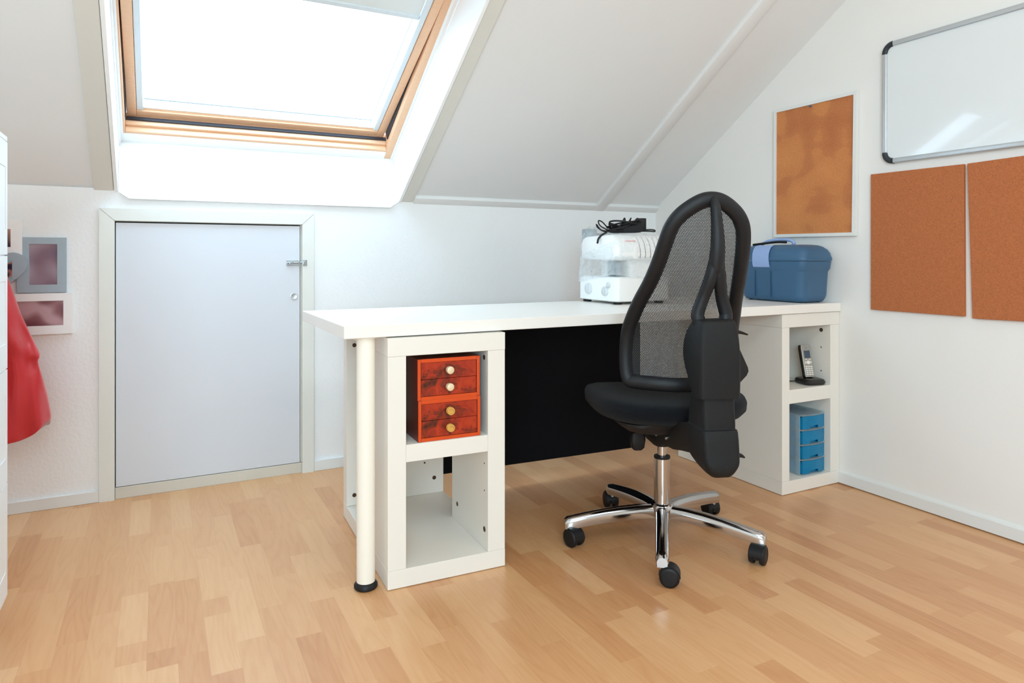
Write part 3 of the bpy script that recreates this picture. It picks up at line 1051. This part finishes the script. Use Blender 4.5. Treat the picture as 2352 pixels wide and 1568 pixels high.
# adjusting wings on the far side
b = bmesh.new()
tube(b, [(-.15, .17, .715, .010), (-.19, .165, .712, .008), (-.222, .16, .703, .0035)], .01, 8, flat=.7)
prism(b, [(-.13, .70), (-.17, .695), (-.195, .655), (-.221, .600), (-.223, .588), (-.217, .575), (-.19, .548), (-.13, .55)], .14, .165)
obj('lumbar_handle', b, RUB, ch, 60)
b = bmesh.new()
tube(b, [(-.05, .41, .405, .008), (-.075, .41, .400, .007), (-.087, .41, .394, .003)], .01, 8, flat=.8)
obj('lever', b, RUB, ch, 60)
# column
b = bmesh.new()
lathe(b, [(.0265, .120), (.0265, .276)], 32)
obj('gas_column', b, CHROME, ch, 40)
b = bmesh.new()
lathe(b, [(.0265, .2765), (.0272, .278), (.0268, .2835), (.018, .2835)], 32)
obj('column_collar', b, RUB, ch, 40)
b = bmesh.new()
lathe(b, [(.0145, .280), (.0145, .335)], 24)
obj('piston', b, CHROME, ch, 40)
# base
b = bmesh.new()
lathe(b, [(.034, .082), (.040, .088), (.040, .118), (.036, .126), (.029, .129)], 40)
obj('base_hub', b, CHROME, ch, 50)
piv = []
trail = [(.0115, -.014), (.020, -.005), (-.010, -.014), (-.006, .017), (-.003, .018)]   # (image right, away)
for k, a in enumerate((158, 230, 302, 14, 86)):
    al = R(a - 160)
    rings = []
    for r_, zt_, zb_, hw in ((.028, .122, .083, .0215), (.08, .122, .082, .0212), (.14, .118, .078, .0210), (.20, .1115, .072, .0208), (.26, .1025, .064, .0206), (.305, .0945, .0560, .0205), (.322, .0915, .0535, .0195), (.331, .084, .056, .0155)):
        pr = [(-hw * .92, zb_), (-hw, zb_ + (zt_ - zb_) * .55), (-hw * .82, zt_ - .0065), (-hw * .52, zt_ - .0015), (0, zt_), (hw * .52, zt_ - .0015), (hw * .82, zt_ - .0065), (hw, zb_ + (zt_ - zb_) * .55), (hw * .92, zb_)]
        rings.append([(r_, y, z) for y, z in pr])
    b = bmesh.new()
    loft(b, rings, M=Matrix.Rotation(al, 4, 'Z'))
    obj('base_arm', b, CHROME, ch, 44)
    # caster
    px, py = .312 * math.cos(al), .312 * math.sin(al)
    tw = Vector((.886 * trail[k][0] + .463 * trail[k][1], -.463 * trail[k][0] + .886 * trail[k][1], 0))
    tl = Matrix.Rotation(-R(160), 4, 'Z') @ tw
    ta = math.atan2(tl.y, tl.x)
    M = Matrix.Translation((px + tl.x, py + tl.y, .0290)) @ Matrix.Rotation(ta, 4, 'Z')
    b = bmesh.new()
    pts = [(.0300 * math.cos(R(q)), .0275 * math.sin(R(q))) for q in range(-20, 201, 20)] + [(-.021, -.008), (.020, -.008)]
    loft(b, [[(x, y, z) for x, z in pts] for y in (-.0075, .0075)], M=M)
    pts2 = [(.0312 * math.cos(R(q)), .0312 * math.sin(R(q))) for q in range(0, 171, 10)] + [(.0295 * math.cos(R(q)), .0295 * math.sin(R(q))) for q in range(170, -1, -10)]
    loft(b, [[(x, y, z) for x, z in pts2] for y in (-.020, .020)], M=M)
    ct = obj('caster', b, RUB, ch, 50)
    b = bmesh.new()
    tube(b, [(px, py, .036), (px, py, .060)], .0085, 12)
    obj('stem', b, STEEL, ct, 60)
    for sgn in (-1, 1):
        b = bmesh.new()
        lathe(b, [(.0250, 0), (.0286, .0015), (.0290, .004), (.0290, .012), (.0276, .0150), (.022, .0168), (.0215, .0160), (.001, .0172)], 28,
              M @ Matrix.Translation((0, sgn * .008, 0)) @ Matrix.Rotation(R(-90) * sgn, 4, 'X'))
        obj('wheel', b, RUB, ct, 50)

# ------------------------------------------------------------------ overlock sewing machine
ZT = ZD1
sm = empty('sewing_machine', (1.612, 2.190, ZT), R(-1), 'white overlock sewing machine under a clear plastic cover, on the desk behind the chair', 'sewing machine')
b = bmesh.new()
for x, y in ((.03, .03), (.03, .22), (.24, .03), (.24, .22)):
    lathe(b, [(.016, .0003), (.018, .004), (.016, .0125)], 14, Matrix.Translation((x, y, 0)))
sep('foot', b, RUB, sm, 50)
b = bmesh.new()   # base body
zloft(b, [(.010, .14, .125, .130, .115, .02), (.014, .14, .125, .138, .123, .024), (.10, .14, .125, .137, .122, .02), (.108, .14, .125, .132, .118, .02), (.111, .14, .125, .122, .108, .02)], n=5)
base = obj('base', b, MACH, sm, 50)
b = bmesh.new()
box(b, .138, .139, -.0005, .03, .016, .106)
obj('front_cover_seam', b, LINEG, sm)
b = bmesh.new()   # column at the far right and at the rear
zloft(b, [(.108, .18, .125, .088, .095, .02), (.15, .18, .125, .088, .095, .02), (.20, .18, .13, .09, .09, .02)], n=5)
obj('column', b, MACH, sm, 50)
b = bmesh.new()   # head: rounded front overhanging
prof = [(.004, .186), (0, .20), (.002, .222), (.010, .250), (.026, .273), (.050, .283), (.20, .281), (.228, .272), (.235, .25), (.235, .182), (.10, .176), (.02, .178)]
loft(b, [[(x, y * sc + (1 - sc) * .12, z * sc + (1 - sc) * .22) for y, z in prof] for x, sc in ((.003, .86), (.007, .93), (.016, .98), (.03, 1.0), (.25, 1.0), (.268, .97), (.276, .88))])
head = obj('head', b, MACH, sm, 55)
b = bmesh.new()
for k in range(5):   # thread tension slots run up over the front
    x = .118 + k * .026
    pts = [(y - .0012, z) for y, z in [(.0035, .187), (0, .20), (.002, .222), (.010, .250), (.026, .273)]]
    for (ya, za), (yb, zb) in zip(pts[:-1], pts[1:]):
        loft(b, [[(x, ya, za), (x + .0016, ya, za), (x + .0016, ya + .003, za), (x, ya + .003, za)], [(x, yb, zb), (x + .0016, yb, zb), (x + .0016, yb + .003, zb), (x, yb + .003, zb)]])
sep('tension_slot', b, LINEG, head)
sm.scale = (1, 1.16, 1)
# lettering on the head
fc = bpy.data.curves.new('lettering', 'FONT')
fc.body = 'LEWENSTEIN'
fc.size = .0092
fc.extrude = .0002
tmp = bpy.data.objects.new('lettering_src', fc)
COL.objects.link(tmp)
bpy.context.view_layer.update()
me = bpy.data.meshes.new_from_object(tmp.evaluated_get(bpy.context.evaluated_depsgraph_get()))
COL.objects.unlink(tmp)
bpy.data.objects.remove(tmp)
me.materials.clear(); me.materials.append(REDINK)
lo = bpy.data.objects.new('lettering', me)
lo.location = (.052, .0098, .2535)
lo.rotation_euler = (R(56), 0, 0)
COL.objects.link(lo)
lo.parent = head
b = bmesh.new()
zloft(b, [(0, 0, 0, .010, .003, .002), (.052, 0, 0, .010, .003, .002)], M=Matrix.Translation((.095, .0022, .184)))
obj('thread_guide', b, MACH, sm, 50)
b = bmesh.new()   # needle area: dark void under the head
box(b, .03, .085, .07, .094, .112, .176, bev=.006)
box(b, .052, .060, .045, .07, .112, .170, bev=.001)
obj('needle_area', b, MACHG, sm, 40)
for y, z, r_ in ((.070, .052, .020), (.175, .058, .024), (.048, .078, .012)):
    b = bmesh.new()
    lathe(b, [(r_, 0), (r_ * .97, .004), (r_ * .8, .006), (.001, .0065)], 24, Matrix.Translation((.0026, y, z)) @ Matrix.Rotation(R(-90), 4, 'Y'))
    box(b, -.0085, -.003, y - .0035, y + .0035, z - r_ * .8, z + r_ * .8, bev=.001)
    obj('dial', b, mat('dial_grey', srgb(214, 219, 222), .4), base, 50)
b = bmesh.new()
box(b, .008, .058, .19, .232, .185, .312, bev=.006, seg=2)
box(b, .06, .25, .222, .232, .268, .295, bev=.003)
obj('thread_stand', b, MACHG, sm, 40)
# plastic cover: a loose hood
rnd = random.Random(4)
b = bmesh.new()
rings = []
zsx = [(.100, .143, .130), (.125, .140, .127), (.15, .137, .125), (.185, .138, .125), (.22, .139, .126), (.25, .137, .124), (.272, .130, .116), (.286, .112, .100), (.2895, .06, .05)]
for z, hx, hy in zsx:
    ring = []
    for i_, (x, y) in enumerate(rrect(hx, hy, .028, 9)):
        ang_ = math.atan2(y, x)
        wr = .0025 * math.sin(ang_ * 9 + z * 30) + .0015 * math.sin(ang_ * 19 - z * 55) + rnd.uniform(-.0006, .0006)
        k_ = 1 + wr / max(hx, hy)
        if .115 < z < .19: k_ -= .06 * max(0, math.cos(ang_ + 1.9)) * math.sin(math.pi * (z - .115) / .075)
        dz = 0
        if z > .2 and x < 0 and y > 0: dz += .034 * (z - .2) / .08 * min(1, y / .06)
        if z < .11: dz += .02 * math.sin(ang_ * 2 + .4)
        ring.append((.14 + x * k_, .125 + y * k_, z + dz))
    rings.append(ring)
loft(b, rings, cap=False)
vtop = [v for v in b.verts if v.co.z > .2]
cv = obj('plastic_cover', b, BAG, None, 180, loc=(1.612, 2.190, ZT), rot=(0, 0, R(-1)))
cv.scale = (1, 1.16, 1)
tag(cv, 'crumpled clear plastic cover draped over the white sewing machine', 'plastic cover')

# foot pedal and its tangled cord on top of the machine
zt = ZT + .292
pd = empty('foot_pedal', (1.748, 2.310, zt), R(-20), 'black foot pedal with its coiled black cord lying on top of the sewing machine', 'foot pedal')
b = bmesh.new()
loft(b, [[(-.075, -.04, .000), (.055, -.04, .002), (.055, .04, .002), (-.075, .04, .000)], [(-.078, -.042, .010), (.058, -.042, .038), (.058, .042, .038), (-.078, .042, .010)],
         [(-.070, -.036, .016), (.052, -.036, .050), (.052, .036, .050), (-.070, .036, .016)]])
obj('pedal_body', b, PLB, pd, 30)
b = bmesh.new()
box(b, .045, .082, -.03, .01, .006, .062, bev=.003, seg=2)
obj('plug', b, RUB, pd, 40)
b = bmesh.new()
for k in range(11):
    cx_, cy_ = rnd.uniform(-.02, .03), rnd.uniform(-.012, .012)
    rx, ry = rnd.uniform(.045, .062), rnd.uniform(.040, .05)
    tz = rnd.uniform(.020, .044)
    tilt = rnd.uniform(-.35, .35)
    pts = []
    for q in range(10):
        a = 2 * math.pi * q / 10
        x = cx_ + rx * math.cos(a) * (1 + rnd.uniform(-.1, .1))
        y = cy_ + ry * math.sin(a)
        pts.append((x, y, max(.005, tz + .022 * math.cos(a * 1 + tilt * 4) * math.copysign(1, tilt) + .012 * math.sin(a))))
    tube(b, pts, .0037, 7, closed=True, n=4)
tube(b, [(-.05, -.02, .02), (-.085, -.035, .012), (-.118, -.03, .03), (-.122, -.02, .05), (-.105, -.015, .046), (-.08, -.01, .024), (-.05, 0, .018)], .0028, 7, n=5)
tube(b, [(-.05, -.03, .012), (-.10, -.045, .004), (-.128, -.035, .02), (-.130, -.02, .035), (-.110, -.02, .012), (-.07, -.02, .006)], .0028, 7, n=5)
tube(b, [(.05, -.02, .008), (.09, -.035, .007), (.115, -.035, .006), (.118, -.025, .012), (.10, -.02, .014), (.06, -.01, .012)], .0030, 7, n=5)
tube(b, [(-.02, -.04, .010), (-.07, -.045, .006), (-.105, -.05, -.004), (-.128, -.05, -.022), (-.135, -.05, -.045)], .0042, 7, n=5)
for k in range(3):
    tube(b, [(-.045 + k * .03, -.045, .018 + k * .006), (-.03 + k * .03, -.048, .04 + k * .005), (-.01 + k * .028, -.02, .062), (.005 + k * .02, .02, .05)], .0030, 7, n=4)
obj('cord', b, RUB, pd, 60)

# ------------------------------------------------------------------ blue sewing case
bc = empty('tool_case', (2.4285, 2.078, ZT), 0, 'dark blue plastic case with light blue clasp and handle, on the desk by the wall', 'case')
b = bmesh.new()


def cs(z, gx, gy, r=.035):
    return (z, 0, 0, gx, gy, r)


zloft(b, [cs(.003, .070, .150, .03), cs(.006, .078, .158, .034), (.018, 0, 0, .085, .165, .038), (.030, 0, 0, .088, .168, .038), (.128, 0, 0, .0905, .1725, .036), (.134, 0, 0, .0925, .1750, .036), (.143, 0, 0, .0968, .1800, .038), (.1735, 0, 0, .0995, .1835, .038)], n=7)
body = obj('body', b, BLUE, bc, 50)
b = bmesh.new()
for y in (.074, -.012):
    box(b, -.0935, -.088, y - .0015, y + .0015, .02, .146)
sep('rib', b, mat('case_rib', srgb(44, 78, 108), .5), body)
b = bmesh.new()
zloft(b, [(.1750, 0, 0, .1000, .1845, .038), (.180, 0, 0, .1020, .1870, .040), (.190, 0, 0, .1015, .1860, .040), (.193, 0, 0, .0995, .184, .039), (.207, 0, 0, .0980, .1815, .042), (.222, 0, 0, .092, .175, .045), (.234, 0, 0, .081, .163, .048), (.241, 0, 0, .066, .147, .045), (.2435, 0, 0, .045, .125, .035)], n=7)
lid = obj('lid', b, BLUE, bc, 40)
b = bmesh.new()
tube(b, [(-.028, -.075, .2445), (-.03, -.082, .252), (-.03, -.066, .262), (-.03, -.03, .2665), (-.03, .02, .2655), (-.03, .06, .260), (-.03, .085, .250), (-.028, .085, .2440)], .0075, 10, flat=.9)
o = obj('handle', b, BLUEH, bc, 60)
o['label'] = 'light blue carrying handle'
b = bmesh.new()
tube(b, [(-.046, -.055, .254), (-.046, -.01, .256), (-.048, .05, .252), (-.052, .12, .246)], .0062, 8, flat=.8)
obj('grip_inset', b, RUB, o, 60)
b = bmesh.new()
pts = [(-.0960, .146), (-.101, .148), (-.1055, .160), (-.1075, .185), (-.1055, .205), (-.099, .224), (-.088, .238), (-.074, .2425), (-.074, .2395), (-.087, .234), (-.0965, .221), (-.1025, .203), (-.1035, .185), (-.1015, .165)]
rings = []
for k in range(7):
    y = -.012 + .088 * k / 6
    q = 1 - abs(k - 3) / 3
    rings.append([(x, y + (.006 * math.copysign(1, y) if (z > .15 and z < .2) else 0) * 0, z - .004 * q * (z < .145)) for x, z in pts])
loft(b, rings)
o = obj('clasp', b, BLUEH, bc, 40)
o['label'] = 'light blue clasp over the lid edge'
b = bmesh.new()
for x, y in ((-.055, -.13), (-.055, .13), (.055, -.13), (.055, .13)):
    lathe(b, [(.008, .0002), (.009, .004)], 12, Matrix.Translation((x, y, 0)))
sep('foot', b, RUB, bc, 40)


# ------------------------------------------------------------------ boards on the right wall
def wall_prism(bm, poly, x0, x1):
    prism(bm, poly, x0, x1, 'x')


t = empty('cork_board', (XR, 1.998, 1.33), 0, 'white framed cork pinboard with faded patches on the wall above the blue case', 'pin board')


def wp(name, bm, m, parent, c, smooth=None):
    bm.transform(Matrix.Translation(-Vector(c)))
    return obj(name, bm, m, parent, smooth)


c = (XR, 1.998, 1.33)
ya, yb, yc, yd = 1.789, 2.206, 2.2085, 1.797   # near-top, far-top, far-bottom, near-bottom
fw = .014
b = bmesh.new()
O4 = [(ya, 1.625), (yb, 1.624), (yc, 1.037), (yd, 1.034)]
I4 = [(ya + fw, 1.625 - fw), (yb - fw * .8, 1.624 - fw), (yc - fw * .8, 1.037 + fw), (yd + fw, 1.034 + fw)]
for k in range(4):
    wall_prism(b, [O4[k], O4[(k + 1) % 4], I4[(k + 1) % 4], I4[k]], XR - .019, XR - .001)
wp('frame', b, TRIMW, t, c)
b = bmesh.new()
wall_prism(b, I4, XR - .012, XR - .002)
wp('cork', b, CORK1, t, c)
pin = tag(obj('push_pin', lathe(bmesh.new(), [(.0038, 0), (.0045, .002), (.0030, .005), (.0035, .008), (.001, .0085)], 12), mat('pin_blue', srgb(60, 110, 150), .4), None, 50,
              loc=(XR - .012, 2.012, 1.604), rot=(0, R(-90), 0)), 'tiny blue push pin at the top edge of the framed cork board', 'push pin')

wb = empty('whiteboard', (XR, 1.24, 1.545), 0, 'large whiteboard with aluminium frame and black rounded corners on the right wall', 'whiteboard')
c = (XR, 1.24, 1.545)
WY0, WY1, WZ0, WZ1, RC, BW = .80, 1.681, 1.311, 1.783, .042, .019
b = bmesh.new()


def rr(y0, y1, z0, z1, r_, n=8):
    cy, cz = (y0 + y1) / 2, (z0 + z1) / 2
    return [(cy + a, cz + b_) for a, b_ in rrect((y1 - y0) / 2, (z1 - z0) / 2, r_, n)]


wall_prism(b, rr(WY0 + .012, WY1 - .012, WZ0 + .012, WZ1 - .012, RC - .012), XR - .012, XR - .001)
wp('writing_surface', b, WBOARD, wb, c)
b = bmesh.new()


def rail(bm, y0, y1, z0, z1):
    box(bm, XR - .020, XR - .001, y0, y1, z0, z1, bev=.004, seg=3)


rail(b, WY0 + RC, WY1 - RC, WZ1 - BW, WZ1)
rail(b, WY0 + RC, WY1 - RC, WZ0, WZ0 + BW)
rail(b, WY0, WY0 + BW, WZ0 + RC, WZ1 - RC)
rail(b, WY1 - BW, WY1, WZ0 + RC, WZ1 - RC)
wp('frame', b, ALU, wb, c, 40)
for sy, sz in ((1, 1), (1, -1), (-1, 1), (-1, -1)):
    b = bmesh.new()
    cy = WY1 - RC if sy > 0 else WY0 + RC
    cz = WZ1 - RC if sz > 0 else WZ0 + RC
    rings = []
    for k in range(9):
        a = R(90 * k / 8)
        dy, dz = math.cos(a) * sy, math.sin(a) * sz
        rings.append([(x, cy + dy * r_, cz + dz * r_) for x, r_ in ((XR - .001, RC + .001), (XR - .016, RC + .001), (XR - .021, RC - .003), (XR - .022, RC - BW / 2), (XR - .021, RC - BW + .003), (XR - .016, RC - BW - .001), (XR - .001, RC - BW - .001))])
    loft(b, rings)
    wp('corner', b, CORNER, wb, c, 45)

for nm, poly, lab in (
        ('cork_tile', [(1.731, 1.277), (1.379, 1.276), (1.377, .738), (1.731, .738)], 'plain frameless cork tile under the whiteboard, nearest the framed cork board'),
        ('cork_tile', [(1.367, 1.276), (1.014, 1.286), (.998, .740), (1.350, .733)], 'plain frameless cork tile cut off by the right edge of the photo, tilted slightly')):
    b = bmesh.new()
    wall_prism(b, poly, XR - .014, XR - .0005)
    bmesh.ops.bevel(b, geom=list(b.edges), offset=.0012, segments=1, affect='EDGES')
    cy = sum(p_[0] for p_ in poly) / 4
    tag(wp(nm, b, CORK2, None, (XR, cy, 1.0)), lab, 'cork tile', 'frameless cork tiles').location = (XR, cy, 1.0)

# ------------------------------------------------------------------ collage of photo frames on the knee wall
cf = empty('collage_photo_frame', (-.42, YK, .87), 0, 'collage of joined white and grey picture frames on the back wall above the coat', 'picture frame')
c = (-.42, YK, .87)


def frame(x0, x1, z0, z1, px0, px1, pz0, pz1, y, m, pm, th=.010, name='picture_frame'):
    b = bmesh.new()
    for q in ((x0, px0, z0, z1), (px1, x1, z0, z1), (px0, px1, z0, pz0), (px0, px1, pz1, z1)):
        box(b, q[0], q[1], y - th, y, q[2], q[3])
    f = wp(name, b, m, cf, c)
    b = nbox(px0, px1, y - th + .004, y - .001, pz0, pz1)
    wp('photo', b, pm, f, c)
    return f


PH1 = photo_mat('photo_mauve', [(.32, srgb(70, 48, 78)), (.48, srgb(128, 98, 112)), (.58, srgb(166, 146, 158)), (.72, srgb(176, 120, 165))], 7, 3.1)
PH2 = photo_mat('photo_rose', [(.35, srgb(108, 58, 66)), (.5, srgb(140, 92, 98)), (.62, srgb(186, 150, 156))], 13, 1.3)
PH3 = photo_mat('photo_warm', [(.35, srgb(60, 35, 45)), (.5, srgb(205, 160, 135)), (.65, srgb(222, 205, 140))], 9, 5.0)
PH4 = photo_mat('photo_beach', [(.35, srgb(30, 28, 50)), (.48, srgb(190, 130, 120)), (.55, srgb(90, 190, 200)), (.7, srgb(130, 180, 215))], 30, 2.0)
f = frame(-.462, -.309, .815, 1.021, -.425, -.338, .844, .996, YK, FRG, PH1, .012)
f['label'] = 'grey frame with a portrait photo'
f = frame(-.56, -.2885, .658, .8115, -.50, -.3185, .690, .783, YK, FRW, PH2, .013)
f['label'] = 'wide white frame with a landscape photo'
f = frame(-.60, -.4455, .948, 1.086, -.56, -.480, .984, 1.050, YK, FRW, PH3, .018)
f['label'] = 'small white frame'
b = bmesh.new()   # heart
hp_ = []
for k in range(48):
    tt = 2 * math.pi * k / 48
    hp_.append((-.515 + .0054 * 16 * math.sin(tt) ** 3, .900 + .0054 * (13 * math.cos(tt) - 5 * math.cos(2 * tt) - 2 * math.cos(3 * tt) - math.cos(4 * tt))))
prism(b, hp_, YK - .024, YK - .002)
h = wp('heart_frame', b, FRG, cf, c)
h['label'] = 'grey heart-shaped frame'
wp('photo', nbox(-.54, -.4745, YK - .0245, YK - .023, .868, .935), PH4, h, c)

# ------------------------------------------------------------------ red coat hanging beside the pictures
b = bmesh.new()
rings = []
for z, xl_, xr_, dy in ((1.02, -.60, -.53, .03), (.98, -.63, -.505, .045), (.93, -.65, -.488, .05), (.85, -.67, -.460, .055), (.75, -.69, -.432, .06), (.66, -.70, -.400, .065), (.60, -.70, -.374, .068), (.575, -.70, -.378, .068),
                        (.52, -.71, -.366, .07), (.44, -.72, -.352, .075), (.375, -.72, -.343, .078), (.355, -.72, -.345, .078)):
    ring = []
    n = 96
    for k in range(n):
        a = 2 * math.pi * k / n
        cx_, hx_ = (xl_ + xr_) / 2, (xr_ - xl_) / 2
        fold = 1 + .22 * math.sin(a * 9 + z * 3) * min(1, (1.05 - z) * 2)
        x = cx_ + hx_ * math.cos(a)
        y = 2.93 + dy * math.sin(a) * fold + .013 * math.sin(x * 95 + z * 5) * min(1, (1.05 - z) * 3) + .006 * math.sin(x * 40 - z * 22)
        zz = z
        if z < .40:
            zz = z - .06 * max(0, min(1, (xr_ - x) / .12)) - .01 * math.sin(a * 6)
        ring.append((x, y, zz))
    rings.append(ring)
rings = [[tuple(q) for q in zip(*[c_.tolist() for c_ in np.array(rr_).T])] for rr_ in cr([np.array(r_).ravel() for r_ in rings], 3) for rr_ in [rr_.reshape(-1, 3)]]
loft(b, rings)
tag(obj('coat', b, SATIN, None, 75), 'red satin coat hanging by the back wall, half hidden behind the white chest', 'coat')
hk = empty('coat_hook', (-.565, YK, 1.06), 0, 'metal wall hook carrying the red coat', 'hook')
b = bmesh.new()
box(b, -.02, .02, -.006, 0, -.04, .04, bev=.002)
tube(b, [(0, -.004, .0), (0, -.06, -.035), (0, -.12, -.045), (0, -.145, -.03), (0, -.15, -.01)], .005, 8)
obj('hook', b, STEEL, hk, 50)

# ------------------------------------------------------------------ white chest of drawers at the left edge
cd = empty('chest_of_drawers', (-.355, 2.212, 0), 0, 'tall white chest of drawers cut off by the left edge of the photo', 'chest of drawers')
DPT, WD = .42, .56
b = bmesh.new()
box(b, -DPT, -.006, -WD, -.0015, .052, 1.252, bev=.001)
obj('carcass', b, CHESTW, cd)
obj('top_board', nbox(-DPT - .005, 0, -WD - .003, 0, 1.2535, 1.268, bev=.002), CHESTW, cd)
obj('plinth', nbox(-DPT + .01, -.026, -WD + .01, -.020, 0, .0515, bev=.001), CHESTW, cd)
for k in range(4):
    z0 = .053 + k * .3005
    z1 = z0 + .297
    b = bmesh.new()
    box(b, -.0058, .000, -WD, -.0, z0, z0 + .066)
    box(b, -.0058, .000, -WD, -.0, z1 - .066, z1)
    box(b, -.0058, .000, -WD, -WD + .066, z0 + .066, z1 - .066)
    box(b, -.0058, .000, -.022, -.0, z0 + .066, z1 - .066)
    box(b, -.0058, -.0015, -WD + .066, -.022, z0 + .066, z1 - .066)
    dr = obj('drawer', b, CHESTW, cd)
    b = bmesh.new()
    lathe(b, [(.006, 0), (.005, .010), (.011, .018), (.012, .022), (.001, .025)], 18, Matrix.Translation((0, -WD / 2, z1 - .033)) @ Matrix.Rotation(R(90), 4, 'Y'))
    obj('knob', b, STEEL, dr, 50)
